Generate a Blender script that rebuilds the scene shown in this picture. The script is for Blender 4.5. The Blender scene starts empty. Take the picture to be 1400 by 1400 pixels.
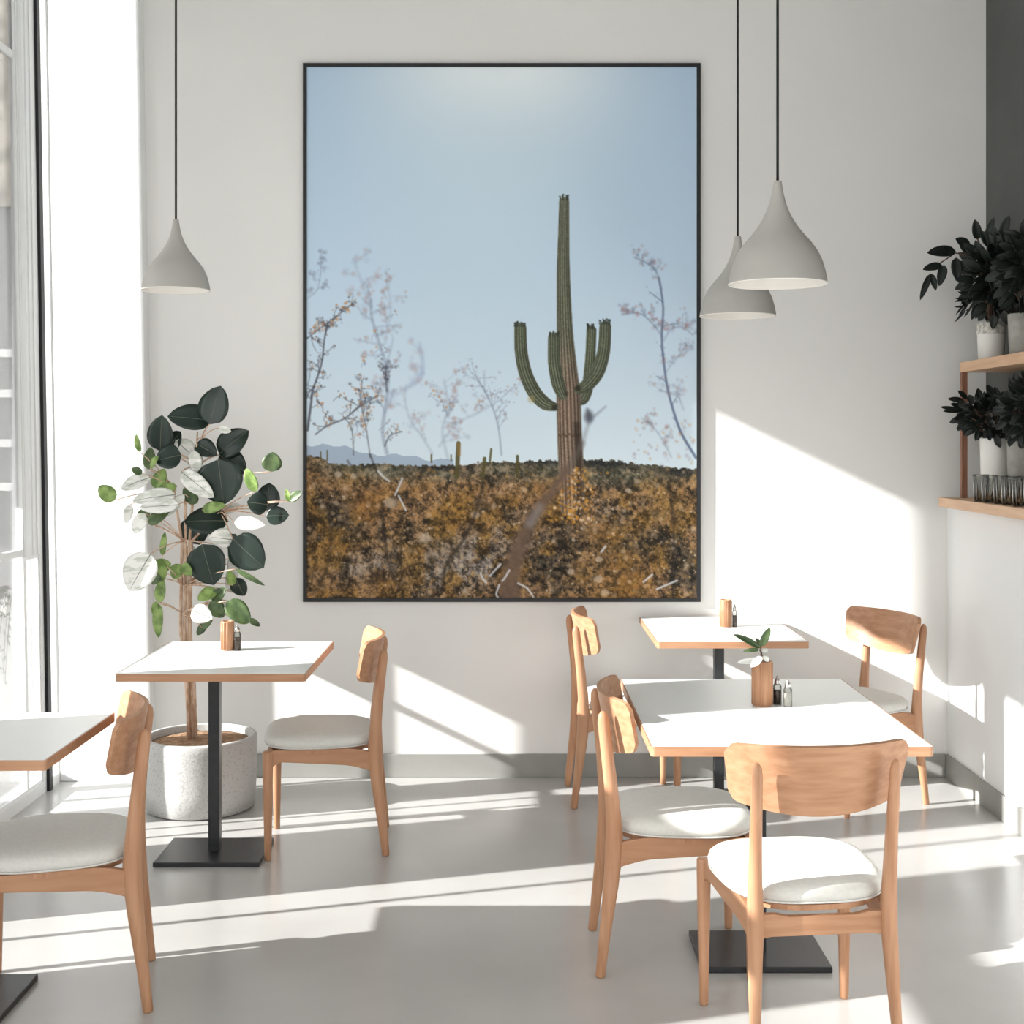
import bpy, math, random
import numpy as np
from mathutils import Vector, Matrix, Quaternion

C = bpy.context.scene
COL = C.collection
PI = math.pi

# ------------------------------------------------------------------ camera, sky, sun, exposure
cam_d = bpy.data.cameras.new('camera')
cam_d.sensor_width = 36
cam_d.lens = 36 * 1800 / 1400
cam_d.shift_y = -100 / 1400
cam_d.clip_start = 0.05
cam = bpy.data.objects.new('camera', cam_d)
COL.objects.link(cam)
cam.location = (0, 0, 1.553)
cam.rotation_euler = (PI / 2, 0, 0)
C.camera = cam

world = bpy.data.worlds.new('world')
C.world = world
world.use_nodes = True
nt = world.node_tree
nt.nodes.clear()
wo = nt.nodes.new('ShaderNodeOutputWorld')
bg = nt.nodes.new('ShaderNodeBackground')
tc = nt.nodes.new('ShaderNodeTexCoord')
sx = nt.nodes.new('ShaderNodeSeparateXYZ')
rp = nt.nodes.new('ShaderNodeValToRGB')
rp.color_ramp.elements[0].position = 0.0
rp.color_ramp.elements[0].color = (1.0, 0.985, 0.96, 1)
rp.color_ramp.elements[1].position = 0.7
rp.color_ramp.elements[1].color = (0.93, 0.955, 0.985, 1)
nt.links.new(tc.outputs['Generated'], sx.inputs[0])
nt.links.new(sx.outputs['Z'], rp.inputs[0])
nt.links.new(rp.outputs[0], bg.inputs[0])
nt.links.new(bg.outputs[0], wo.inputs[0])
bg.inputs[1].default_value = 2.2

sun_d = bpy.data.lights.new('sun', 'SUN')
sun_d.energy = 10.5
sun_d.angle = math.radians(0.6)
sun_d.color = (1.0, 0.987, 0.962)
sun = bpy.data.objects.new('sun', sun_d)
COL.objects.link(sun)
SUN = Vector((1.0, 0.30, -0.48))
sun.rotation_euler = SUN.to_track_quat('-Z', 'Y').to_euler()
sun.location = (-6, -2, 6)

# portals in the openings of the room guide the daylight (they give off no light of their own)
def portal(name, loc, size, rot):
    d = bpy.data.lights.new(name, 'AREA')
    d.shape = 'RECTANGLE'
    d.size, d.size_y = size
    d.cycles.is_portal = True
    o = bpy.data.objects.new(name, d)
    COL.objects.link(o)
    o.location = loc
    o.rotation_euler = rot
portal('portal_left', (-2.3, 2.9, 1.65), (3.1, 6.2), (0, -PI / 2, 0))
portal('portal_front', (0.0, -1.35, 1.75), (3.9, 3.4), (PI / 2, 0, 0))

C.view_settings.view_transform = 'Standard'
C.view_settings.look = 'None'
C.view_settings.exposure = 0.28
C.view_settings.gamma = 1.0
C.view_settings.use_curve_mapping = False

# ------------------------------------------------------------------ materials
def lin(c):
    return tuple(((v / 255) / 12.92 if v / 255 <= 0.04045 else (((v / 255) + 0.055) / 1.055) ** 2.4) for v in c)

def mat(name, col, rough=0.5, spec=0.5, metal=0.0, var=0.0, scale=8.0, stretch=(1, 1, 1), bump=0.0, bscale=None, coat=0.0,
        col2=None, lo=0.35, hi=0.65, detail=4, sheen=0.0):
    m = bpy.data.materials.new(name)
    m.use_nodes = True
    n = m.node_tree.nodes
    l = m.node_tree.links
    b = n['Principled BSDF']
    b.inputs['Roughness'].default_value = rough
    b.inputs['Specular IOR Level'].default_value = spec
    b.inputs['Metallic'].default_value = metal
    if coat:
        b.inputs['Coat Weight'].default_value = coat
        b.inputs['Coat Roughness'].default_value = 0.15
    if sheen:
        b.inputs['Sheen Weight'].default_value = sheen
    tcn = n.new('ShaderNodeTexCoord')
    mp = n.new('ShaderNodeMapping')
    mp.inputs['Scale'].default_value = stretch
    l.new(tcn.outputs['Object'], mp.inputs[0])
    nz = n.new('ShaderNodeTexNoise')
    nz.inputs['Scale'].default_value = scale
    nz.inputs['Detail'].default_value = detail
    l.new(mp.outputs[0], nz.inputs['Vector'])
    cr = n.new('ShaderNodeValToRGB')
    if col2 is None:
        col2 = tuple(min(1, c * (1 + var)) for c in col)
        col = tuple(c * (1 - var) for c in col)
    cr.color_ramp.elements[0].position = lo
    cr.color_ramp.elements[1].position = hi
    cr.color_ramp.elements[0].color = (*col, 1)
    cr.color_ramp.elements[1].color = (*col2, 1)
    l.new(nz.outputs['Fac'], cr.inputs[0])
    l.new(cr.outputs[0], b.inputs['Base Color'])
    if bump:
        bn = n.new('ShaderNodeBump')
        bn.inputs['Strength'].default_value = bump
        bn.inputs['Distance'].default_value = 0.01
        nb = n.new('ShaderNodeTexNoise')
        nb.inputs['Scale'].default_value = bscale or scale * 4
        nb.inputs['Detail'].default_value = 5
        l.new(mp.outputs[0], nb.inputs['Vector'])
        l.new(nb.outputs['Fac'], bn.inputs['Height'])
        l.new(bn.outputs[0], b.inputs['Normal'])
    return m

def glass_mat(name, tint=(1, 1, 1), fac=0.10, edge=0.75):
    m = bpy.data.materials.new(name)
    m.use_nodes = True
    n = m.node_tree.nodes
    l = m.node_tree.links
    n.clear()
    o = n.new('ShaderNodeOutputMaterial')
    t = n.new('ShaderNodeBsdfTransparent')
    t.inputs[0].default_value = (*tint, 1)
    g = n.new('ShaderNodeBsdfGlossy')
    g.inputs['Roughness'].default_value = 0.02
    mx = n.new('ShaderNodeMixShader')
    lw = n.new('ShaderNodeLayerWeight')
    lw.inputs[0].default_value = fac
    mt = n.new('ShaderNodeMath')
    mt.operation = 'MULTIPLY'
    mt.inputs[1].default_value = edge
    l.new(lw.outputs['Fresnel'], mt.inputs[0])
    l.new(mt.outputs[0], mx.inputs[0])
    l.new(t.outputs[0], mx.inputs[1])
    l.new(g.outputs[0], mx.inputs[2])
    l.new(mx.outputs[0], o.inputs[0])
    return m

M = {}
M['wall'] = mat('wall_paint', (0.79, 0.785, 0.765), 0.85, 0.2, var=0.012, scale=2.0, bump=0.05, bscale=60)
M['white_paint'] = mat('white_paint', (0.86, 0.87, 0.87), 0.6, 0.3, var=0.01, scale=3)
M['sidewall'] = mat('side_wall_paint', (0.80, 0.81, 0.81), 0.8, 0.2, var=0.012, scale=2.0)
M['darkwall'] = mat('shaded_wall_tone', (0.115, 0.118, 0.112), 0.8, 0.2, var=0.06, scale=3.0)  # shade on the upper right wall is put into this dark base colour
M['ceiling'] = mat('ceiling_paint', (0.80, 0.80, 0.78), 0.9, 0.2, var=0.01)
M['floor'] = mat('polished_concrete', (0.39, 0.385, 0.37), 0.22, 0.5, scale=1.1, col2=(0.48, 0.475, 0.46), lo=0.3, hi=0.7, detail=8, bump=0.03, bscale=3)
M['baseboard'] = mat('baseboard_grey', (0.30, 0.30, 0.28), 0.5, 0.4, var=0.04, scale=6)
M['wood'] = mat('beech_wood', (0.40, 0.20, 0.106), 0.42, 0.4, scale=9, stretch=(7, 7, 0.6), col2=(0.50, 0.275, 0.158), detail=6)
M['woodx'] = mat('beech_wood_horizontal', (0.40, 0.20, 0.106), 0.42, 0.4, scale=9, stretch=(0.6, 7, 7), col2=(0.50, 0.275, 0.158), detail=6)
M['woody'] = mat('beech_wood_rail', (0.40, 0.20, 0.106), 0.42, 0.4, scale=7, stretch=(6, 0.5, 6), col2=(0.465, 0.25, 0.14), detail=5)
M['shelfwood'] = mat('shelf_wood', (0.58, 0.36, 0.22), 0.5, 0.4, scale=9, stretch=(6, 0.5, 6), col2=(0.68, 0.45, 0.29), detail=6)
M['panelwood'] = mat('brown_panel_wood', (0.19, 0.085, 0.05), 0.5, 0.4, scale=9, stretch=(6, 6, 0.6), col2=(0.27, 0.13, 0.08))
M['laminate'] = mat('white_laminate', (0.84, 0.85, 0.83), 0.32, 0.45, var=0.005)
M['black'] = mat('black_powder_coat', (0.018, 0.02, 0.022), 0.35, 0.5, var=0.15, scale=40)
M['gasket'] = mat('black_gasket', (0.012, 0.013, 0.014), 0.5, 0.3, var=0.1)
M['fabric'] = mat('pale_seat_fabric', (0.66, 0.65, 0.61), 0.85, 0.2, var=0.03, scale=90, bump=0.25, bscale=500, sheen=0.2)
M['lampshade'] = mat('matt_lamp_grey', (0.42, 0.41, 0.38), 0.55, 0.35, var=0.02, scale=12)
M['lampinner'] = mat('lamp_inner_white', (0.88, 0.85, 0.80), 0.6, 0.3, var=0.01)
M['cord'] = mat('black_cord', (0.01, 0.01, 0.01), 0.6, 0.3, var=0.1)
M['frameblack'] = mat('black_frame_wood', (0.012, 0.013, 0.014), 0.4, 0.4, scale=30, stretch=(1, 1, 1), var=0.2)
M['concrete'] = mat('speckled_concrete', (0.39, 0.39, 0.375), 0.85, 0.2, scale=110, col2=(0.50, 0.50, 0.485), lo=0.36, hi=0.46, bump=0.15, bscale=90)
M['soil'] = mat('tan_soil', (0.22, 0.13, 0.08), 0.95, 0.1, scale=40, col2=(0.42, 0.27, 0.17), bump=0.6, bscale=80)
M['cane'] = mat('tan_cane', (0.45, 0.27, 0.17), 0.6, 0.3, scale=20, stretch=(3, 3, 1), col2=(0.72, 0.55, 0.42))
M['twig'] = mat('brown_twig', (0.10, 0.065, 0.045), 0.7, 0.3, var=0.3, scale=30)
M['leafdark'] = mat('dark_green_leaf', (0.011, 0.021, 0.016), 0.30, 0.4, scale=9, col2=(0.018, 0.034, 0.025))
M['leafgreen'] = mat('fresh_green_leaf', (0.10, 0.17, 0.035), 0.42, 0.4, scale=25, col2=(0.26, 0.37, 0.11), lo=0.4, hi=0.6)
M['leafmid'] = mat('mid_green_leaf', (0.035, 0.065, 0.022), 0.42, 0.4, scale=25, col2=(0.09, 0.14, 0.05), lo=0.4, hi=0.6)
M['leafpale'] = mat('cream_variegated_leaf', (0.55, 0.57, 0.51), 0.5, 0.3, scale=16, stretch=(1, 1, 3), col2=(0.78, 0.78, 0.74), lo=0.42, hi=0.52)
M['rib'] = mat('leaf_midrib', (0.16, 0.17, 0.13), 0.5, 0.3, var=0.1)
M['leafblack'] = mat('blackish_leaf', (0.008, 0.011, 0.010), 0.4, 0.35, scale=12, col2=(0.014, 0.020, 0.016))
M['potwhite'] = mat('white_glazed_pot', (0.78, 0.77, 0.73), 0.4, 0.4, var=0.02)
M['potgrey'] = mat('grey_clay_pot', (0.33, 0.32, 0.29), 0.7, 0.3, var=0.12, scale=30)
M['potband'] = mat('patterned_pot_band', (0.42, 0.41, 0.37), 0.7, 0.3, scale=70, col2=(0.66, 0.64, 0.58), lo=0.47, hi=0.53)
M['pepper'] = mat('dark_peppercorns', (0.02, 0.014, 0.010), 0.5, 0.4, scale=260, col2=(0.16, 0.10, 0.07), lo=0.45, hi=0.55)
M['salt'] = mat('pale_salt', (0.70, 0.68, 0.64), 0.7, 0.3, var=0.1, scale=200)
M['steel'] = mat('brushed_steel', (0.55, 0.54, 0.52), 0.3, 0.5, metal=1.0, var=0.05)
M['paving'] = mat('pale_paving', (0.34, 0.34, 0.33), 0.8, 0.2, var=0.08, scale=4)
M['facade'] = mat('grey_facade', (0.32, 0.32, 0.315), 0.8, 0.2, var=0.05, scale=2)
M['stone'] = mat('rough_beige_stone', (0.24, 0.215, 0.18), 0.95, 0.1, scale=9, col2=(0.44, 0.40, 0.34), lo=0.4, hi=0.6, bump=1.0, bscale=14)
M['whiteout'] = mat('white_render', (0.74, 0.74, 0.72), 0.8, 0.2, var=0.02)
M['pane'] = glass_mat('window_glass', (0.985, 0.985, 0.985), 0.10, 0.8)
M['glassware'] = glass_mat('clear_glassware', (0.86, 0.87, 0.85), 0.35, 0.9)

# ------------------------------------------------------------------ mesh helpers
class MB:
    def __init__(self):
        self.v = []
        self.f = []
        self.sm = []
    def add(self, vs, fs, smooth=False):
        o = len(self.v)
        self.v += [tuple(p) for p in vs]
        self.f += [tuple(i + o for i in f) for f in fs]
        self.sm += [smooth] * len(fs)
        return self
    def box(self, x0, x1, y0, y1, z0, z1):
        vs = [(x, y, z) for z in (z0, z1) for y in (y0, y1) for x in (x0, x1)]
        fs = [(0, 2, 3, 1), (4, 5, 7, 6), (0, 1, 5, 4), (2, 6, 7, 3), (0, 4, 6, 2), (1, 3, 7, 5)]
        return self.add(vs, fs)
    def tube(self, pts, rad, n=16, caps=True, sx=1.0, sy=1.0):
        """rings along pts; rad a number or list; sx, sy squash the ring along its two axes"""
        pts = [Vector(p) for p in pts]
        if not isinstance(rad, (list, tuple)):
            rad = [rad] * len(pts)
        vs, fs = [], []
        u = None
        for i, p in enumerate(pts):
            t = (pts[min(i + 1, len(pts) - 1)] - pts[max(i - 1, 0)]).normalized()
            if u is None:
                a = Vector((1, 0, 0)) if abs(t.x) < 0.8 else Vector((0, 1, 0))
                u = (a - t * a.dot(t)).normalized()
            else:
                u = (u - t * u.dot(t)).normalized()
            w = t.cross(u)
            for k in range(n):
                a = 2 * PI * k / n
                r = rad[i]
                vs.append(p + u * math.cos(a) * r * sx + w * math.sin(a) * r * sy)
        for i in range(len(pts) - 1):
            for k in range(n):
                k2 = (k + 1) % n
                fs.append((i * n + k, i * n + k2, (i + 1) * n + k2, (i + 1) * n + k))
        if caps:
            fs.append(tuple(range(n))[::-1])
            fs.append(tuple((len(pts) - 1) * n + k for k in range(n)))
        return self.add(vs, fs, True)
    def lathe(self, prof, cx=0, cy=0, n=48, close=False):
        vs, fs = [], []
        for r, z in prof:
            for k in range(n):
                a = 2 * PI * k / n
                vs.append((cx + r * math.cos(a), cy + r * math.sin(a), z))
        m = len(prof)
        for i in range(m - 1):
            for k in range(n):
                k2 = (k + 1) % n
                fs.append((i * n + k, i * n + k2, (i + 1) * n + k2, (i + 1) * n + k))
        return self.add(vs, fs, True)
    def prism(self, poly, axis, a, b):
        """poly 2D extruded from a to b along axis ('x': poly is (y,z); 'y': (x,z); 'z': (x,y))"""
        def P(p, t):
            return {'x': (t, p[0], p[1]), 'y': (p[0], t, p[1]), 'z': (p[0], p[1], t)}[axis]
        n = len(poly)
        vs = [P(p, a) for p in poly] + [P(p, b) for p in poly]
        fs = [tuple(range(n)), tuple(range(n, 2 * n))[::-1]]
        fs += [(i, n + i, n + (i + 1) % n, (i + 1) % n) for i in range(n)]
        return self.add(vs, fs)
    def build(self, name, m, parent=None, bevel=0.0, seg=3, loc=None, subsurf=0, auto=None):
        me = bpy.data.meshes.new(name)
        me.from_pydata(self.v, [], self.f)
        me.polygons.foreach_set('use_smooth', self.sm)
        me.materials.append(m)
        me.update()
        import bmesh
        bm = bmesh.new()
        bm.from_mesh(me)
        bmesh.ops.recalc_face_normals(bm, faces=bm.faces)
        bm.to_mesh(me)
        bm.free()
        o = bpy.data.objects.new(name, me)
        COL.objects.link(o)
        if parent:
            o.parent = parent
        if loc:
            o.location = loc
        if bevel:
            b = o.modifiers.new('bevel', 'BEVEL')
            b.width = bevel
            b.segments = seg
            b.limit_method = 'ANGLE'
            b.angle_limit = math.radians(40)
        if subsurf:
            s = o.modifiers.new('sub', 'SUBSURF')
            s.levels = s.render_levels = subsurf
        return o

def tag(o, label, cat, group=None, kind=None):
    o['label'] = label
    o['category'] = cat
    if group:
        o['group'] = group
    if kind:
        o['kind'] = kind
    return o

def thing(name, label, cat, loc=(0, 0, 0), rz=0, group=None):
    o = bpy.data.objects.new(name, None)
    o.empty_display_size = 0.1
    COL.objects.link(o)
    o.location = loc
    o.rotation_euler = (0, 0, rz)
    return tag(o, label, cat, group)

def struct(o):
    o['kind'] = 'structure'
    return o

def copy_tree(o, parent=None):
    c = o.copy()
    COL.objects.link(c)
    if parent:
        c.parent = parent
    for ch in list(o.children):
        copy_tree(ch, c)
    return c

def dup(root, label, loc, rz):
    c = copy_tree(root)
    c.location = loc
    c.rotation_euler = (0, 0, rz)
    c['label'] = label
    return c

# ------------------------------------------------------------------ the room
H = 3.8
D = 6.05
XL = -2.07
XR = 2.0
XU = 2.178
YF = -1.2

def lean(x, z):   # the left wall and its pier lean outward a little towards the top
    return x - 0.017 * (z - 1.2)

def shear(mb):
    mb.v = [(lean(x, z), y, z) for x, y, z in mb.v]
    return mb

struct(MB().box(-2.6, 2.6, YF - 0.2, D + 0.3, -0.12, 0.0).build('floor', M['floor']))
struct(MB().box(XL - 0.13, 2.5, YF - 0.2, D + 0.25, H, H + 0.15).build('ceiling', M['ceiling']))
struct(MB().box(XL - 0.12, XU + 0.2, D, D + 0.2, 0, H).build('wall_back', M['wall']))

wl = MB()
W0, W1 = XL - 0.09, XL
def wpc(y0, y1, z0, z1):
    wl.box(W0, W1, y0, y1, z0, z1)
wpc(YF, 0.2, 0, H)
wpc(0.2, 5.18, 3.18, H)           # over the windows
wpc(5.18, 5.60, 3.74, H)
wpc(0.2, 5.60, 0, 0.05)
wpc(3.13, 3.60, 0.05, 3.18)       # pier
wpc(2.76, 3.13, 0.05, 1.56)       # low panel
wpc(4.12, 4.34, 0.05, 3.18)       # pier
wpc(3.60, 4.12, 2.5, 3.18)
wpc(4.34, 4.84, 2.5, 3.18)
wpc(4.34, 4.80, 0.05, 1.07)       # low panel
wl.box(XL - 0.03, XL, 5.60, 5.77, 1.05, H)
wpc(5.60, 5.77, 0, 0.05)
wl.box(XL - 0.03, XL, 5.77, 5.84, 0, H)   # thin jamb, then a slot of daylight against the pier
wpc(5.84, 5.97, 0, 0.04)
wpc(5.97, D + 0.2, 0, H)
struct(shear(wl).build('wall_left', M['white_paint']))

# slim pier in the back left corner, standing in the daylight of the slot
struct(shear(MB().box(XL, -1.655, 5.97, D, 0, H)).build('pier', M['white_paint'], bevel=0.004))
struct(MB().box(XL - 0.20, XL - 0.095, 5.98, 6.2, 0, H).build('outer_fin', M['white_paint']))

struct(MB().box(XR, XR + 0.35, YF, D, 0, 1.25).build('wall_right', M['sidewall']))
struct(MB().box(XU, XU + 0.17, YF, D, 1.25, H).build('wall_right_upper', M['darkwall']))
# front wall of the room behind the camera: a wide shop window in a white frame
fw = MB()
fw.box(XL - 0.09, XR + 0.35, YF - 0.15, YF, 0, 0.08).box(XL - 0.09, XU + 0.17, YF - 0.15, YF, 3.45, H)
fw.box(XL - 0.09, -1.95, YF - 0.15, YF, 0.08, 3.45).box(1.95, XU + 0.17, YF - 0.15, YF, 0.08, 3.45)
fw.box(-0.66, -0.6, YF - 0.12, YF - 0.03, 0.08, 3.45).box(0.6, 0.66, YF - 0.12, YF - 0.03, 0.08, 3.45)
struct(fw.build('wall_front', M['white_paint']))

struct(MB().box(-1.655, XR - 0.012, D - 0.012, D, 0, 0.107).build('baseboard_back', M['baseboard'], bevel=0.002))
struct(MB().box(XR - 0.012, XR, YF, D - 0.012, 0, 0.107).build('baseboard_right', M['baseboard'], bevel=0.002))

# window frames and panes
def win(name, y0, y1, z0, z1, mulls=(), bars=(), t=0.014):
    m = MB()
    a, b = XL - 0.032, XL - 0.006
    m.box(a, b, y0, y1, z0, z0 + t).box(a, b, y0, y1, z1 - t, z1)
    m.box(a, b, y0, y0 + t, z0 + t, z1 - t).box(a, b, y1 - t, y1, z0 + t, z1 - t)
    for c, w in mulls:
        m.box(a, b, c - w / 2, c + w / 2, z0 + t, z1 - t)
    for c, w in bars:
        m.box(a, b, y0 + t, y1 - t, c - w / 2, c + w / 2)
    f = shear(m).build(name, M['white_paint'])
    struct(f)
    p = shear(MB().box(XL - 0.021, XL - 0.017, y0 + t, y1 - t, z0 + t, z1 - t)).build('pane', M['pane'], f)
    return f
win('window_1', 0.2, 2.76, 0.05, 1.56, ((1.0, 0.05), (1.9, 0.05)))
win('window_2', 0.2, 3.13, 1.66, 3.18, ((1.0, 0.05), (1.9, 0.05)))
wpx = MB().box(W0, W1, 0.2, 3.13, 1.56, 1.66)
struct(shear(wpx).build('trim_1', M['white_paint']))
win('window_3', 3.60, 4.12, 0.05, 2.5, ((3.93, 0.018),))
win('window_4', 4.80, 5.60, 0.05, 1.07, ((4.93, 0.014), (5.05, 0.01)))
win('window_5', 4.34, 5.60, 1.07, 3.18, ())
win('window_9', 5.18, 5.60, 3.18, 3.74, ())
win('window_6', 5.79, 5.97, 0.04, H, (), t=0.003)
win('window_8', 5.60, 5.77, 0.05, 1.05, ())
fwin = MB().box(-1.95, 1.95, YF - 0.08, YF - 0.074, 0.08, 3.45).build('window_7', M['pane'])
struct(fwin)
# long vertical mouldings on the jamb and the black strip between them
struct(shear(MB().box(XL, XL + 0.018, 5.602, 5.625, 1.05, H).box(XL, XL + 0.01, 5.665, 5.68, 1.05, H).box(XL, XL + 0.006, 5.73, 5.745, 1.05, H)).build('trim_2', M['white_paint'], bevel=0.002))
struct(shear(MB().box(XL - 0.01, XL + 0.014, 5.80, 5.838, 0.0, H)).build('trim_3', M['gasket']))

# ------------------------------------------------------------------ outside the windows
struct(MB().box(-9, XL - 0.12, -4, 12, -0.12, -0.01).build('outdoor_pavement', M['paving']))
def sun_blocker(name, y0, y1, z0, z1, x0=-2.52, x1=-2.36, top=None):
    m = MB().box(x0, x1, y0, y1, z0, z1)
    if top:
        m.box(x0, x1, y1, top, 1.46, z1)
    return m.build(name, M['facade'], bevel=0.01)
# added, unseen sun blocker with a widened head: it keeps the sun off the middle of the back wall
struct(sun_blocker('outdoor_sun_blocker', 5.06, 5.29, -0.01, 5.2, top=5.70))

struct(sun_blocker('outdoor_sun_blocker', 1.98, 2.27, -0.01, 5.2))  # second unseen blocker, added to keep the sun off the nearest chair's backrest
fb = MB().box(-7.5, -2.55, 8.5, 8.8, -0.01, 3.04).build('outdoor_wall', M['facade'])
struct(fb)
struct(MB().box(-7.5, -2.55, 8.42, 8.8, 3.04, 6.0).build('outdoor_stone_wall', M['stone']))
rb = MB()
for zz in (1.22, 1.50, 1.82, 2.08):
    rb.box(-4.2, -3.0, 8.46, 8.499, zz, zz + 0.05)
rb.box(-3.36, -3.33, 8.46, 8.499, 0.9, 3.0)
struct(rb.build('outdoor_trim', M['whiteout']))

# ------------------------------------------------------------------ tables
def make_table(name, label, loc, w, d, pw, pd, pole=0.042, bo=0.0, group='white cafe tables with black pedestals'):
    t = thing(name, label, 'table', loc, 0, group)
    z0, z1 = 0.713, 0.74
    MB().box(-w / 2 + 0.004, w / 2 - 0.004, -d / 2 + 0.004, d / 2 - 0.004, z0 + 0.003, z1).build('tabletop', M['laminate'], t, bevel=0.0015)
    e = MB()
    r = 0.028
    def rr(w, d, r, n=6):
        out = []
        for cx, cy, a0 in ((w / 2 - r, d / 2 - r, 0), (-w / 2 + r, d / 2 - r, PI / 2), (-w / 2 + r, -d / 2 + r, PI), (w / 2 - r, -d / 2 + r, 1.5 * PI)):
            for k in range(n + 1):
                a = a0 + k * PI / 2 / n
                out.append((cx + r * math.cos(a), cy + r * math.sin(a)))
        return out
    o = rr(w, d, 0.012)
    i = rr(w - 0.010, d - 0.010, 0.008)
    n = len(o)
    vs = [(x, y, z0) for x, y in o] + [(x, y, z1 - 0.001) for x, y in o] + [(x, y, z1 - 0.001) for x, y in i] + [(x, y, z0) for x, y in i]
    fs = []
    for k in range(n):
        k2 = (k + 1) % n
        for a in range(4):
            b = (a + 1) % 4
            fs.append((a * n + k, a * n + k2, b * n + k2, b * n + k))
    e.add(vs, fs)
    e.build('edge_band', M['woodx'], t)
    MB().box(bo - 0.12, bo + 0.12, -0.12, 0.12, 0.705, 0.7155).build('mounting_plate', M['black'], t)
    MB().box(bo - pole / 2, bo + pole / 2, -pole / 2, pole / 2, 0.016, 0.706).build('pole', M['black'], t, bevel=0.003)
    MB().box(bo - pw / 2, bo + pw / 2, -pd / 2, pd / 2, 0.0, 0.018).build('base_plate', M['black'], t, bevel=0.003)
    return t
tD = make_table('cafe_table', 'front right white cafe table with sprig vase, long side running away from viewer', (0.742, 3.97, 0), 0.749, 0.98, 0.38, 0.29)
tA = make_table('cafe_table', 'white cafe table beside the tall leafy plant, with black square foot plate', (-1.045, 4.92, 0), 0.66, 0.735, 0.385, 0.30, bo=-0.065)
tB = make_table('cafe_table', 'white cafe table in shade, cut off by the left edge of the photo', (-1.555, 3.625, 0), 0.75, 0.59, 0.39, 0.31)
tC = make_table('cafe_table', 'small white cafe table at the back wall, right of the picture', (0.887, 5.652, 0), 0.61, 0.75, 0.30, 0.26)

# ------------------------------------------------------------------ chairs
def outline(a, w_f, w_r, d, p=3.2):
    """rounded seat outline, front (+y) wider than the rear"""
    c, s = math.cos(a), math.sin(a)
    x = abs(c) ** (2 / p) * (1 if c > 0 else -1)
    y = abs(s) ** (2 / p) * (1 if s > 0 else -1)
    w = w_r + (w_f - w_r) * (y + 1) / 2
    return x * w, y * d

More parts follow.
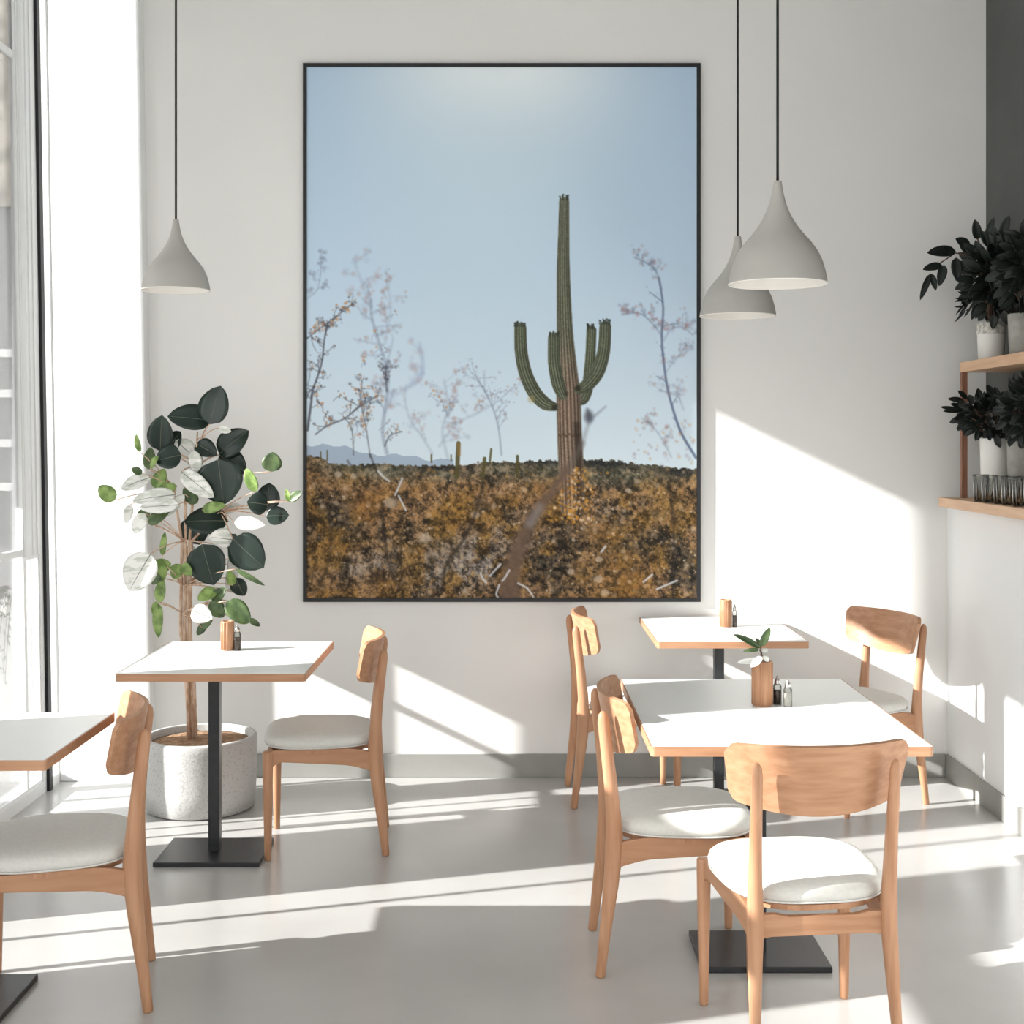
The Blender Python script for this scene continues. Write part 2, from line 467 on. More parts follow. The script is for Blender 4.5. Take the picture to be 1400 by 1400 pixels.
def make_chair(label, loc, rz, group='wooden dining chairs with pale cushions'):
    t = thing('dining_chair', label, 'chair', loc, rz, group)
    # cushion
    prof = [(0.0, 0.0), (0.90, 0.0), (0.965, 0.006), (0.995, 0.018), (1.0, 0.026), (0.985, 0.038), (0.94, 0.047), (0.84, 0.054), (0.62, 0.059), (0.32, 0.061), (0.0, 0.0615)]
    n = 56
    vs, fs = [], []
    for k, z in prof:
        for j in range(n):
            x, y = outline(2 * PI * j / n, 0.224, 0.198, 0.212, 3.0)
            vs.append((x * k, 0.012 + y * k, 0.402 + z))
    for i in range(len(prof) - 1):
        for j in range(n):
            j2 = (j + 1) % n
            fs.append((i * n + j, i * n + j2, (i + 1) * n + j2, (i + 1) * n + j))
    m = MB()
    m.add(vs, fs, True)
    seat = m.build('seat', M['fabric'], t)
    seat['label'] = 'pale grey upholstered cushion'
    # piping seam round the cushion foot
    ring = []
    for j in range(n + 1):
        x, y = outline(2 * PI * j / n, 0.224, 0.198, 0.212, 3.0)
        ring.append((x * 0.985, 0.012 + y * 0.985, 0.4105))
    MB().tube(ring, 0.0028, n=6, caps=False).build('piping', M['fabric'], seat)
    # seat frame: board and four rails
    fx, fy, rx, ry = 0.195, 0.193, 0.170, -0.188
    fr = MB()
    poly = []
    for j in range(n):
        x, y = outline(2 * PI * j / n, 0.208, 0.180, 0.196, 2.8)
        poly.append((x, 0.010 + y))
    fr.prism(poly, 'z', 0.388, 0.4015)
    fr.build('seat_board', M['wood'], t)
    for s in (-1, 1):
        N = 16
        vs, fs = [], []
        for i in range(N + 1):
            q = i / N                          # from the front leg to the rear leg
            x = s * (fx + (rx - fx) * q)
            y = fy + (ry - fy) * q
            top = 0.404 - 0.020 * max(0.0, (q - 0.72) / 0.28) ** 1.6
            dep = 0.040 + 0.032 * q
            if q < 0.14:
                dep += 0.032 * (1 - q / 0.14) ** 2
            for dx in (-0.010, 0.010):
                vs.append((x + dx, y, top))
                vs.append((x + dx, y, top - dep))
        for i in range(N):
            a, b = i * 4, (i + 1) * 4
            fs += [(a, b, b + 2, a + 2), (a + 1, a + 3, b + 3, b + 1), (a, a + 1, b + 1, b), (a + 2, b + 2, b + 3, a + 3)]
        fs += [(0, 2, 3, 1), (N * 4, N * 4 + 1, N * 4 + 3, N * 4 + 2)]
        MB().add(vs, fs).build('side_rail', M['woody'], t, bevel=0.003, seg=2)
    MB().prism([(-fx, 0.402), (fx, 0.402), (fx, 0.335), (fx - 0.035, 0.352), (-fx + 0.035, 0.352), (-fx, 0.335)], 'y', fy - 0.010, fy + 0.008).build('front_rail', M['woodx'], t, bevel=0.002, seg=2)
    MB().prism([(-rx, 0.384), (-rx * 0.72, 0.386), (-rx * 0.5, 0.378), (rx * 0.5, 0.378), (rx * 0.72, 0.386), (rx, 0.384), (rx, 0.322), (rx - 0.04, 0.330), (-rx + 0.04, 0.330), (-rx, 0.322)], 'y', ry - 0.009, ry + 0.009).build('rear_rail', M['woodx'], t, bevel=0.002, seg=2)
    # legs
    for s in (-1, 1):
        MB().tube([(s * (fx + 0.004), fy + 0.004, z) for z in (0.0, 0.004, 0.1, 0.25, 0.36, 0.398, 0.402)], [0.0105, 0.0125, 0.0145, 0.0175, 0.0195, 0.0195, 0.016], n=18).build('leg', M['wood'], t)
        path = [(0.012, -0.236, 0.0), (0.012, -0.2355, 0.004), (0.008, -0.222, 0.12), (0.003, -0.204, 0.26), (0.0, -0.196, 0.345), (0.0, -0.194, 0.40), (0.001, -0.197, 0.47), (0.002, -0.205, 0.56), (0.003, -0.217, 0.66), (0.004, -0.226, 0.735), (0.0045, -0.2275, 0.755), (0.005, -0.228, 0.766)]
        rad = [0.011, 0.013, 0.0155, 0.0205, 0.0235, 0.0235, 0.0205, 0.0180, 0.0165, 0.0155, 0.0125, 0.005]
        MB().tube([(s * (rx + a), b, z) for a, b, z in path], rad, n=20, sx=0.86, sy=1.08).build('leg', M['wood'], t)
    # curved plywood backrest
    nu, nv = 36, 12
    def P(u, v, off):
        # u -1..1 across, v 0..1 up
        half = 0.220 + 0.015 * v
        cor = 0.0
        uu = u
        zt = 0.802
        zb = 0.624 + 0.034 * u * u
        # rounded corners
        e = max(0.0, (abs(u) - 0.88) / 0.12)
        k = (1 - math.sqrt(max(0, 1 - e * e))) * 0.024
        z = (zb + k) + ((zt - k) - (zb + k)) * v
        bend = 0.072 * abs(u) ** 2.1
        y = -0.197 - 0.032 * (z - 0.64) / 0.17 + bend
        nx = -0.62 * (abs(u)) * (1 if u > 0 else -1)
        nrm = Vector((nx, 1, 0.18)).normalized()
        p = Vector((uu * half, y, z)) + nrm * off
        return p
    vs, fs = [], []
    for off in (0.0065, -0.0065):
        for j in range(nv + 1):
            for i in range(nu + 1):
                vs.append(P(-1 + 2 * i / nu, j / nv, off))
    w = nu + 1
    B = w * (nv + 1)
    for j in range(nv):
        for i in range(nu):
            a = j * w + i
            fs.append((a, a + 1, a + w + 1, a + w))
            fs.append((B + a, B + a + w, B + a + w + 1, B + a + 1))
    edge = [i for i in range(w)] + [j * w + nu for j in range(1, nv + 1)] + [nv * w + i for i in range(nu - 1, -1, -1)] + [j * w for j in range(nv - 1, 0, -1)]
    m = MB().add(vs, fs, True)
    m.add([vs[k] for k in edge] + [vs[B + k] for k in edge], [(i, len(edge) + i, len(edge) + (i + 1) % len(edge), (i + 1) % len(edge)) for i in range(len(edge))], False)
    m.build('backrest', M['woodx'], t)
    return t
c1 = make_chair('wooden chair seen from behind at the right front, nearest to the viewer', (0.745, 3.44, 0), math.radians(6))
dup(c1, 'wooden chair in side view at the left side of the front right table', (0.49, 3.98, 0), math.radians(-90))
dup(c1, 'wooden chair facing left, at the right of the table beside the leafy plant', (-0.722, 5.067, 0), math.radians(95.4))
dup(c1, 'wooden chair at bottom left, in front of the table cut off by the photo edge', (-1.259, 3.687, 0), math.radians(104))
dup(c1, 'wooden chair against the back wall, left of the small back table', (0.49, 5.72, 0), math.radians(-88))
dup(c1, 'wooden chair in the back right corner by the side wall', (1.47, 5.66, 0), math.radians(114.6))

# ------------------------------------------------------------------ pendant lamps
def make_lamp(label, loc, R, ztop):
    """loc is the centre of the rim; R the rim radius"""
    t = thing('pendant_lamp', label, 'lamp', loc, 0, 'grey bell pendant lamps')
    k = R / 0.15
    pr = [(0.150, 0.0), (0.1485, 0.012), (0.143, 0.040), (0.134, 0.070), (0.121, 0.098), (0.103, 0.124), (0.082, 0.148), (0.063, 0.172), (0.047, 0.197), (0.034, 0.223), (0.0245, 0.250), (0.0180, 0.278), (0.0145, 0.300), (0.0125, 0.314), (0.011, 0.316), (0.0, 0.3165)]
    MB().lathe([(r * k, z * k) for r, z in pr], n=72).build('lamp_shade', M['lampshade'], t)
    MB().lathe([(r * k * 0.975 - 0.0008, z * k * 0.985 - 0.0002) for r, z in pr[:-6]] + [(0.0, 0.19 * k)], n=72).build('inner_shade', M['lampinner'], t)['label'] = 'white inside of the shade'
    MB().lathe([(0.1465 * k, 0.0), (0.150 * k, -0.0015), (0.1505 * k, 0.001)], n=72).build('rim', M['lampinner'], t)
    MB().lathe([(0, 0.075 * k), (0.022 * k, 0.08 * k), (0.032 * k, 0.10 * k), (0.030 * k, 0.125 * k), (0.016 * k, 0.155 * k), (0.016 * k, 0.19 * k)], n=24).build('bulb', M['potwhite'], t)
    MB().tube([(0, 0, 0.315 * k), (0, 0, 0.6), (0.0, 0, ztop - loc[2])], 0.0042, n=10).build('cord', M['cord'], t)
    MB().lathe([(0, ztop - loc[2] - 0.03), (0.045, ztop - loc[2] - 0.03), (0.05, ztop - loc[2] - 0.02), (0.05, ztop - loc[2])], n=32).build('ceiling_cap', M['lampshade'], t)
make_lamp('grey pendant lamp hanging alone over the table beside the leafy plant', (-1.256, 4.92, 2.108), 0.126, H)
make_lamp('nearest and highest of the two grey pendant lamps at the right', (0.815, 4.04, 2.028), 0.150, H)
make_lamp('lower grey pendant lamp at right, partly behind the nearer one', (0.895, 5.22, 2.04), 0.150, H)

# ------------------------------------------------------------------ the framed desert picture
AX0, AX1, AY0, AY1 = 418, 953, 91, 818       # extent of the print in image pixels
def paint_print():
    W_, H_ = AX1 - AX0 + 1, AY1 - AY0 + 1
    rs = np.random.RandomState(7)
    yy, xx = np.mgrid[0:H_, 0:W_].astype(float)
    X = xx + AX0
    Y = yy + AY0
    def noise(cell, seed, sx=1.0, sy=1.0):
        r = np.random.RandomState(seed)
        gw, gh = int(W_ / cell / sx) + 3, int(H_ / cell / sy) + 3
        g = r.rand(gh, gw)
        fx, fy = xx / cell / sx, yy / cell / sy
        ix, iy = fx.astype(int), fy.astype(int)
        tx, ty = fx - ix, fy - iy
        tx, ty = tx * tx * (3 - 2 * tx), ty * ty * (3 - 2 * ty)
        return (g[iy, ix] * (1 - tx) + g[iy, ix + 1] * tx) * (1 - ty) + (g[iy + 1, ix] * (1 - tx) + g[iy + 1, ix + 1] * tx) * ty
    def smooth(t, a, b):
        t = np.clip((t - a) / (b - a), 0, 1)
        return t * t * (3 - 2 * t)
    def c(*v):
        return np.array(v, float)
    # sky
    tv = np.clip((Y - 91) / 540, 0, 1)
    top, mid, hor = c(164, 188, 211), c(178, 199, 218), c(204, 218, 227)
    img = np.where(tv[..., None] < 0.5, top + (mid - top) * (tv / 0.5)[..., None], mid + (hor - mid) * ((tv - 0.5) / 0.5)[..., None])
    def mixin(col, a):
        nonlocal img
        img = img * (1 - a[..., None]) + np.asarray(col, float) * a[..., None]
    g = np.exp(-(((X - 680) / 150) ** 2 + ((Y - 75) / 110) ** 2))
    mixin(c(236, 238, 237), np.clip(g * 1.1, 0, 1))
    g = np.exp(-(((X - 660) / 190) ** 2 + ((Y - 230) / 230) ** 2))
    mixin(c(196, 214, 224), g * 0.6)
    def blob(x, y, r, col, a, hard=0.35, ry=None):
        ry = ry or r
        R = int(max(r, ry) * 1.6 + 3)
        x0, x1 = max(0, int(x - AX0) - R), min(W_, int(x - AX0) + R + 1)
        y0, y1 = max(0, int(y - AY0) - R), min(H_, int(y - AY0) + R + 1)
        if x0 >= x1 or y0 >= y1:
            return
        d = np.sqrt(((X[y0:y1, x0:x1] - x) / r) ** 2 + ((Y[y0:y1, x0:x1] - y) / ry) ** 2)
        k = np.clip((1 + hard - d) / (2 * hard), 0, 1)
        k = (k * k * (3 - 2 * k) * a)[..., None]
        img[y0:y1, x0:x1] = img[y0:y1, x0:x1] * (1 - k) + np.asarray(col, float) * k
    def field(pts, rad):
        """nearest relative distance, signed side and run along a thick polyline"""
        best = np.full(X.shape, 1e9)
        side = np.zeros(X.shape)
        run = np.zeros(X.shape)
        acc = 0.0
        for (x0, y0), (x1, y1), r0, r1 in zip(pts[:-1], pts[1:], rad[:-1], rad[1:]):
            dx, dy = x1 - x0, y1 - y0
            L = math.hypot(dx, dy) + 1e-9
            t = np.clip(((X - x0) * dx + (Y - y0) * dy) / L / L, 0, 1)
            px, py = X - (x0 + dx * t), Y - (y0 + dy * t)
            r = r0 + (r1 - r0) * t
            d = np.hypot(px, py) / r
            s = (px * dy - py * dx) / L / r
            m = d < best
            best = np.where(m, d, best)
            side = np.where(m, s, side)
            run = np.where(m, acc + t * L, run)
            acc += L
        return best, side, run
    def curve(pts, n=6):
        out = []
        P = [pts[0]] + list(pts) + [pts[-1]]
        for i in range(1, len(P) - 2):
            for k in range(n):
                t = k / n
                q = []
                for a in range(len(P[0])):
                    p0, p1, p2, p3 = P[i - 1][a], P[i][a], P[i + 1][a], P[i + 2][a]
                    q.append(0.5 * (2 * p1 + (p2 - p0) * t + (2 * p0 - 5 * p1 + 4 * p2 - p3) * t * t + (3 * p1 - p0 - 3 * p2 + p3) * t ** 3))
                out.append(tuple(q))
        out.append(tuple(pts[-1]))
        return out
    def stroke(pts, r0, r1, col, a, soft=0.5):
        pts = curve(pts, 4)
        n = len(pts)
        rad = [r0 + (r1 - r0) * i / (n - 1) for i in range(n)]
        xs = [p[0] for p in pts]; ys = [p[1] for p in pts]
        m = 3 * max(r0, r1) + 4
        x0, x1 = int(max(0, min(xs) - m - AX0)), int(min(W_, max(xs) + m - AX0))
        y0, y1 = int(max(0, min(ys) - m - AY0)), int(min(H_, max(ys) + m - AY0))
        if x0 >= x1 or y0 >= y1:
            return
        best = np.full((y1 - y0, x1 - x0), 1e9)
        XX, YY = X[y0:y1, x0:x1], Y[y0:y1, x0:x1]
        for (ax, ay), (bx, by), ra, rb_ in zip(pts[:-1], pts[1:], rad[:-1], rad[1:]):
            dx, dy = bx - ax, by - ay
            L2 = dx * dx + dy * dy + 1e-9
            t = np.clip(((XX - ax) * dx + (YY - ay) * dy) / L2, 0, 1)
            d = np.hypot(XX - ax - dx * t, YY - ay - dy * t) - (ra + (rb_ - ra) * t)
            best = np.minimum(best, d)
        k = (np.clip(0.5 - best / (2 * soft), 0, 1) * a)[..., None]
        img[y0:y1, x0:x1] = img[y0:y1, x0:x1] * (1 - k) + np.asarray(col, float) * k
    # far blue range
    mt = 607 + 0.20 * (X - 440).clip(0, 60) + 0.10 * (X - 500).clip(0, 80) + 2 * np.sin(X / 13) + 1.5 * np.sin(X / 5.1)
    mixin(c(150, 166, 186), smooth(Y, 0, 1) * (Y > mt) * (X < 620) * 0.85)
    # blurred shrubs against the sky
    rb = random.Random(5)
    blue, dark, red, rust = c(128, 140, 160), c(70, 72, 82), c(150, 112, 108), c(178, 112, 62)
    def twiggy(pts, r0, r1, col, a, soft, n=10, spread=16, dots=22, dcol=None, da=0.6, dr=1.6):
        stroke(pts, r0, r1, col, a, soft)
        cp = curve(pts, 6)
        for i in range(n):
            p = cp[int(len(cp) * (0.25 + 0.75 * i / n)) % len(cp)]
            ang = rb.uniform(-PI, 0)
            L = rb.uniform(0.5, 1.3) * spread
            e = (p[0] + math.cos(ang) * L, p[1] + math.sin(ang) * L)
            q = ((p[0] + e[0]) / 2 + rb.uniform(-2, 2), (p[1] + e[1]) / 2 + rb.uniform(-2, 2))
            stroke([p, q, e], r1 * 0.8, r1 * 0.5, col, a * 0.7, soft)
            for k in range(dots * 3 // (2 * n) + 1):
                t = rb.uniform(0.4, 1.2)
                blob(p[0] + (e[0] - p[0]) * t + rb.gauss(0, 3), p[1] + (e[1] - p[1]) * t + rb.gauss(0, 3), rb.uniform(0.35, 1.25) * dr, dcol if (dcol is not None and rb.random() < 0.5) else col, da * rb.uniform(0.3, 0.9), 0.95)
    # soft far ones
    twiggy([(528, 620), (522, 588), (528, 540), (528, 505), (516, 465), (507, 433), (506, 410)], 2.4, 1.6, blue, 0.55, 2.0, 14, 30, 60, red, 0.42, 3.0)
    twiggy([(531, 545), (552, 532), (572, 519), (577, 500), (573, 470)], 2.4, 2.0, c(150, 166, 192), 0.38, 3.0, 8, 22, 30, c(176, 150, 150), 0.28, 3.2)
    twiggy([(507, 420), (495, 390), (482, 355)], 1.6, 1.2, blue, 0.25, 2.6, 7, 20, 30, c(170, 140, 145), 0.35, 3.0)
    twiggy([(525, 470), (533, 420), (528, 385)], 1.5, 1.0, blue, 0.25, 2.6, 7, 20, 30, red, 0.36, 2.6)
    twiggy([(612, 628), (604, 590), (612, 555), (606, 520)], 1.8, 1.2, c(140, 152, 170), 0.36, 2.2, 12, 28, 70, red, 0.36, 2.6)
    twiggy([(590, 620), (575, 595), (560, 575), (552, 545)], 1.6, 1.2, c(140, 152, 170), 0.32, 2.0, 8, 22, 30, red, 0.30, 2.4)
    twiggy([(600, 610), (622, 580), (650, 566), (672, 554)], 1.6, 1.0, c(140, 152, 170), 0.32, 2.0, 8, 20, 30, red, 0.32, 2.2)
    twiggy([(685, 622), (681, 585), (672, 555), (658, 528), (649, 512)], 1.2, 0.8, blue, 0.6, 1.1, 14, 22, 60, c(120, 110, 120), 0.5, 1.6)
    twiggy([(672, 555), (690, 540), (700, 530)], 0.8, 0.6, blue, 0.4, 1.1, 6, 14, 20, red, 0.4, 1.6)
    # darker, closer ones at the left
    twiggy([(419, 588), (424, 550), (426, 534), (438, 498), (442, 465), (447, 440)], 1.7, 0.9, dark, 0.75, 0.9, 16, 18, 70, c(96, 86, 92), 0.6, 1.5)
    twiggy([(419, 462), (432, 452), (447, 441), (468, 425), (480, 416)], 0.9, 0.6, dark, 0.6, 0.9, 12, 12, 50, rust, 0.75, 1.7)
    twiggy([(430, 594), (445, 583), (470, 572), (490, 556), (516, 541)], 1.0, 1.0, dark, 0.7, 0.9, 12, 16, 40, rust, 0.7, 1.6)
    twiggy([(482, 622), (481, 598), (478, 582), (468, 570)], 0.9, 0.7, dark, 0.5, 0.9, 5, 12, 10, rust, 0.5, 1.4)
    twiggy([(505, 625), (500, 590), (495, 565), (492, 545), (494, 520)], 0.9, 0.7, dark, 0.55, 0.9, 12, 16, 50, rust, 0.7, 1.8)
    twiggy([(525, 610), (532, 596), (548, 590)], 1.0, 0.8, dark, 0.6, 0.9, 5, 10, 14, rust, 0.6, 1.4)
    twiggy([(528, 535), (526, 515), (527, 500)], 1.4, 1.0, dark, 0.5, 1.0, 8, 14, 40, dark, 0.5, 1.6)
    twiggy([(418, 408), (432, 396), (437, 372), (436, 350)], 0.7, 0.6, blue, 0.5, 1.4, 9, 12, 34, blue, 0.6, 2.2)
    for i in range(34):
        x, y = rb.choice(((430, 500), (428, 540), (440, 460), (505, 530), (500, 560), (490, 590), (520, 570), (450, 560), (610, 560), (665, 545), (520, 420), (515, 470)))
        x += rb.gauss(0, 9); y += rb.gauss(0, 14)
        a = rb.uniform(-2.6, -0.5); L_ = rb.uniform(8, 22)
        cl = dark if x < 470 else blue
        stroke([(x, y), (x + math.cos(a) * L_ * 0.5 + rb.uniform(-2, 2), y + math.sin(a) * L_ * 0.5), (x + math.cos(a) * L_, y + math.sin(a) * L_)], 0.6, 0.45, cl, 0.5, 1.0)
        for k in range(5):
            blob(x + math.cos(a) * L_ + rb.gauss(0, 3), y + math.sin(a) * L_ + rb.gauss(0, 3), rb.uniform(0.8, 1.9), rust if rb.random() < 0.35 else cl, rb.uniform(0.3, 0.7), 0.9)
    # right hand shrub
    twiggy([(952, 626), (936, 600), (927, 580), (915, 540), (909, 505), (905, 460), (907, 420), (901, 380)], 1.9, 1.2, c(92, 106, 134), 0.85, 1.0, 6, 20, 20, blue, 0.4, 1.8)
    twiggy([(905, 395), (898, 372), (885, 360), (868, 352)], 1.1, 0.8, c(110, 122, 146), 0.55, 1.5, 9, 12, 40, c(150, 130, 140), 0.5, 2.0)
    twiggy([(906, 460), (892, 442), (874, 428), (850, 430)], 1.1, 0.8, c(110, 122, 146), 0.5, 1.5, 12, 14, 60, c(150, 110, 112), 0.5, 2.0)
    twiggy([(908, 465), (918, 450), (934, 448), (948, 458)], 1.0, 0.7, c(120, 132, 155), 0.45, 1.5, 9, 16, 40, c(150, 110, 112), 0.45, 2.0)
    twiggy([(910, 510), (925, 490), (940, 480)], 1.0, 0.7, c(120, 132, 155), 0.35, 1.6, 7, 16, 30, c(150, 110, 112), 0.35, 2.2)
    twiggy([(918, 625), (905, 600), (890, 580), (878, 572)], 1.0, 0.8, c(120, 132, 150), 0.4, 1.6, 7, 14, 30, red, 0.4, 2.2)
    twiggy([(935, 560), (925, 540), (900, 534)], 0.9, 0.7, c(120, 132, 155), 0.35, 1.6, 8, 18, 40, red, 0.32, 2.2)
    for i in range(60):
        blob(rb.uniform(865, 950), rb.uniform(575, 640), rb.uniform(1.2, 2.6), rust if rb.random() < 0.4 else c(140, 130, 140), rb.uniform(0.12, 0.4), 0.95)
    # land
    hz = 637 - 7 * np.exp(-((X - 745) / 60) ** 2) - 7 * np.exp(-((X - 830) / 40) ** 2) - 4 * np.exp(-((X - 670) / 30) ** 2) + 4 * smooth(X, 880, 940) - 14 * (1 - smooth(X, 418, 470)) - 3 * np.exp(-((X - 505) / 26) ** 2)
    hz = hz + 4 * (noise(5, 3) - 0.5) + 3 * (noise(2.2, 4) - 0.5)
    land = smooth(Y, hz - 0.8, hz + 0.8) if False else np.clip((Y - hz + 0.8) / 1.6, 0, 1)
    n1, n2, n3, n4 = noise(26, 11), noise(9, 12), noise(3.2, 13), noise(1.35, 14)
    n5 = noise(1.0, 15)
    dep = np.clip((Y - 640) / 175, 0, 1)
    n6, n7 = noise(14, 16, 1.0, 1.2), noise(5.5, 17)
    bright = 0.20 * n4 + 0.20 * n3 + 0.20 * n7 + 0.18 * n2 + 0.14 * n6 + 0.08 * n5
    b2 = smooth(bright, 0.30, 0.72)
    far = c(60, 62, 52)[None, None] * (1 - b2[..., None]) + c(150, 144, 122)[None, None] * b2[..., None]
    org = c(50, 42, 34)[None, None] * (1 - b2[..., None]) + c(206, 148, 88)[None, None] * b2[..., None]
    gry = c(52, 48, 45)[None, None] * (1 - b2[..., None]) + c(186, 170, 156)[None, None] * b2[..., None]
    drk = c(28, 29, 28)[None, None] * (1 - b2[..., None]) + c(116, 98, 78)[None, None] * b2[..., None]
    def spot(x, y, rx, ry):
        return np.exp(-(((X - x) / rx) ** 2 + ((Y - y) / ry) ** 2))
    och = c(66, 50, 28)[None, None] * (1 - b2[..., None]) + c(196, 138, 54)[None, None] * b2[..., None]
    L = org.copy()
    def lay(A, a):
        nonlocal L
        a = np.clip(a, 0, 1)[..., None]
        L = L * (1 - a) + A * a
    jitter = 0.65 + 0.7 * n2
    lay(gry, (spot(590, 780, 80, 34) + spot(470, 775, 60, 20) * 0.7 + spot(680, 720, 26, 22) * 0.6 + spot(640, 760, 50, 26) + spot(825, 705, 24, 16) * 0.8 + spot(720, 740, 30, 16) * 0.5) * jitter)
    lay(drk, (spot(440, 705, 34, 26) + spot(865, 740, 40, 26) + spot(935, 780, 28, 36) + spot(745, 775, 34, 34) * 0.9 + spot(480, 720, 20, 16) + spot(700, 700, 20, 10) * 0.5 + spot(600, 712, 14, 8) + spot(780, 735, 30, 30) * 0.5) * jitter)
    lay(far, (1 - smooth(Y, 640, 672)) * (0.5 + 0.6 * n1) * (0.4 + 0.6 * smooth(X, 560, 760)))
    lay(far * c(1.02, 1.0, 0.97), spot(480, 640, 40, 12) + spot(540, 645, 40, 12) + spot(840, 652, 50, 14) + spot(610, 650, 20, 8) + spot(745, 646, 50, 8))
    lay(c(44, 48, 50)[None, None] + 30 * (n4[..., None] - 0.4), (spot(745, 631, 50, 5) + spot(835, 634, 40, 6) + spot(600, 640, 36, 4) + spot(930, 645, 30, 8)) * (0.4 + n3))
    lay(och, smooth(noise(22, 31), 0.45, 0.75) * 0.8 * smooth(Y, 650, 690))
    lay(drk, smooth(noise(17, 32), 0.62, 0.85) * 0.75 * smooth(Y, 655, 700))
    img[:] = img * (1 - land[..., None]) + L * land[..., None]
    # larger soft shrubs of orange
    for x, y, r, a in ((500, 690, 26, 0.5), (440, 790, 30, 0.4), (520, 800, 30, 0.32), (828, 728, 24, 0.5), (852, 768, 26, 0.55), (868, 802, 26, 0.6), (805, 785, 24, 0.4), (480, 650, 20, 0.3), (620, 700, 28, 0.22), (600, 745, 26, 0.3), (675, 690, 20, 0.3), (740, 668, 24, 0.35), (920, 700, 26, 0.3), (900, 670, 30, 0.25), (425, 650, 18, 0.4), (470, 740, 26, 0.3), (560, 665, 26, 0.25), (790, 650, 14, 0.5), (786, 690, 16, 0.4)):
        k = spot(x, y, r, r * 0.8) * a * (0.45 + 0.9 * n3)
        mixin(c(rs.randint(168, 190), rs.randint(112, 130), rs.randint(34, 60)), np.clip(k, 0, 1) * land)
    for i in range(1500):                    # leaf specks
        x, y = rb.uniform(418, 953), 648 + 172 * rb.random() ** 0.9
        s = rb.uniform(0.6, 1.7)
        q = rb.random()
        col = c(214, 160, 92) if q < 0.35 else c(176, 112, 44) if q < 0.62 else c(58, 46, 36) if q < 0.84 else c(226, 200, 168)
        blob(x, y, s, col, rb.uniform(0.35, 0.8), 0.5)
    for i in range(420):                     # out of focus leaves
        x, y = rb.uniform(418, 953), 640 + 178 * rb.random()
        s = rb.uniform(1.6, 3.6)
        col = c(206, 150, 70) if rb.random() < 0.6 else c(226, 186, 140)
        blob(x, y, s, col, rb.uniform(0.2, 0.5), 0.5)
    for i in range(36):
        blob(rb.uniform(418, 953), rb.uniform(655, 815), rb.uniform(1.8, 4.0), c(224, 196, 162), rb.uniform(0.3, 0.65), 0.6)
    for x, y, r in ((461, 649, 5), (483, 651, 5), (533, 688, 9), (580, 736, 8), (649, 704, 6), (819, 765, 5), (818, 792, 6), (827, 811, 6), (780, 782, 5), (859, 671, 4), (923, 741, 3), (921, 750, 3)):
        blob(x, y, r, c(228, 204, 178), 0.6, 0.4, r * 0.8)
    # dim vertical stems in the brush
    for pts, r, a in (([(522, 690), (524, 730), (530, 770), (540, 800)], 2.6, 0.55), ([(445, 670), (450, 720), (450, 760), (436, 800)], 2.6, 0.45), ([(575, 770), (552, 780), (540, 818)], 1.8, 0.6), ([(660, 660), (650, 700), (632, 740), (610, 770), (605, 800)], 2.4, 0.6), ([(612, 770), (618, 785), (608, 800)], 2.0, 0.6), ([(915, 660), (920, 700), (922, 760), (920, 815)], 2.4, 0.55), ([(546, 740), (548, 780), (550, 818)], 1.6, 0.5), ([(590, 770), (592, 818)], 1.4, 0.5), ([(430, 770), (424, 800)], 1.4, 0.5), ([(487, 760), (480, 790)], 1.3, 0.5), ([(474, 630), (490, 655), (505, 668), (518, 676)], 1.4, 0.5), ([(505, 622), (512, 640), (520, 660)], 1.2, 0.6), ([(895, 650), (912, 668), (925, 676)], 1.6, 0.4)):
        stroke(pts, r, r * 0.7, c(52, 44, 38), a, 1.6)
    lum_ = img.mean(-1, keepdims=True)
    img = img * (1 - 0.12 * land[..., None])
    k_ = (land * 0.24)[..., None]
    img = img * (1 - k_) + lum_ * np.array([1.02, 1.0, 0.97]) * k_
    # the giant cactus
    def ribbed(pts, rad, k, green, brown, split, span, sh=0.55):
        p4 = curve([(x, y, r) for (x, y), r in zip(pts, rad)], 6)
        b, s, run = field([(a, bb) for a, bb, r in p4], [r for a, bb, r in p4])
        a = np.clip((1 - b) * np.interp(Y, [0, 1], [8, 8]) + 0.5, 0, 1)
        th = np.arcsin(np.clip(s, -1, 1))
        rib = 0.5 + 0.5 * np.cos(th * k)
        q = smooth(Y + 6 * (n3 - 0.5), split - span, split + span)
        base = c(*green)[None, None] * (1 - q[..., None]) + c(*brown)[None, None] * q[..., None]
        lum = (0.66 + 0.5 * rib) * (0.80 + 0.28 * np.cos(th)) * (1.0 - sh * 0.35 * np.clip(s, 0, 1)) * (0.88 + 0.24 * n4)
        rim = np.clip((np.abs(s) - 0.86) / 0.14, 0, 1) * 0.35
        colr = base * lum[..., None]
        colr = colr * (1 - rim[..., None]) + c(176, 176, 158)[None, None] * rim[..., None]
        nonlocal img
        img = img * (1 - a[..., None]) + colr * a[..., None]
    Bn = (124, 106, 92)
    ribbed([(808.6, 452), (807.5, 480), (806, 505), (803, 530), (797, 545), (790, 548)], [7, 7, 7.6, 8, 8, 5], 14, (92, 97, 80), (92, 97, 80), 900, 10)
    ribbed([(771, 276), (770.5, 320), (770, 372), (772, 450), (775, 505), (777, 540), (778.5, 594), (781, 645), (782, 690)], [7, 7.8, 9, 11, 14, 16.5, 17, 17.5, 17], 19, (100, 102, 86), Bn, 490, 70)
    ribbed([(711, 449), (712, 480), (718, 510), (730, 536), (744, 551), (757, 556)], [8.4, 8.8, 9.2, 9.6, 9, 6], 15, (92, 97, 80), (92, 97, 80), 900, 10)
    ribbed([(757, 462), (757.5, 495), (763, 525), (769, 540)], [8, 8.6, 9, 7], 15, (92, 97, 80), (92, 97, 80), 900, 10)
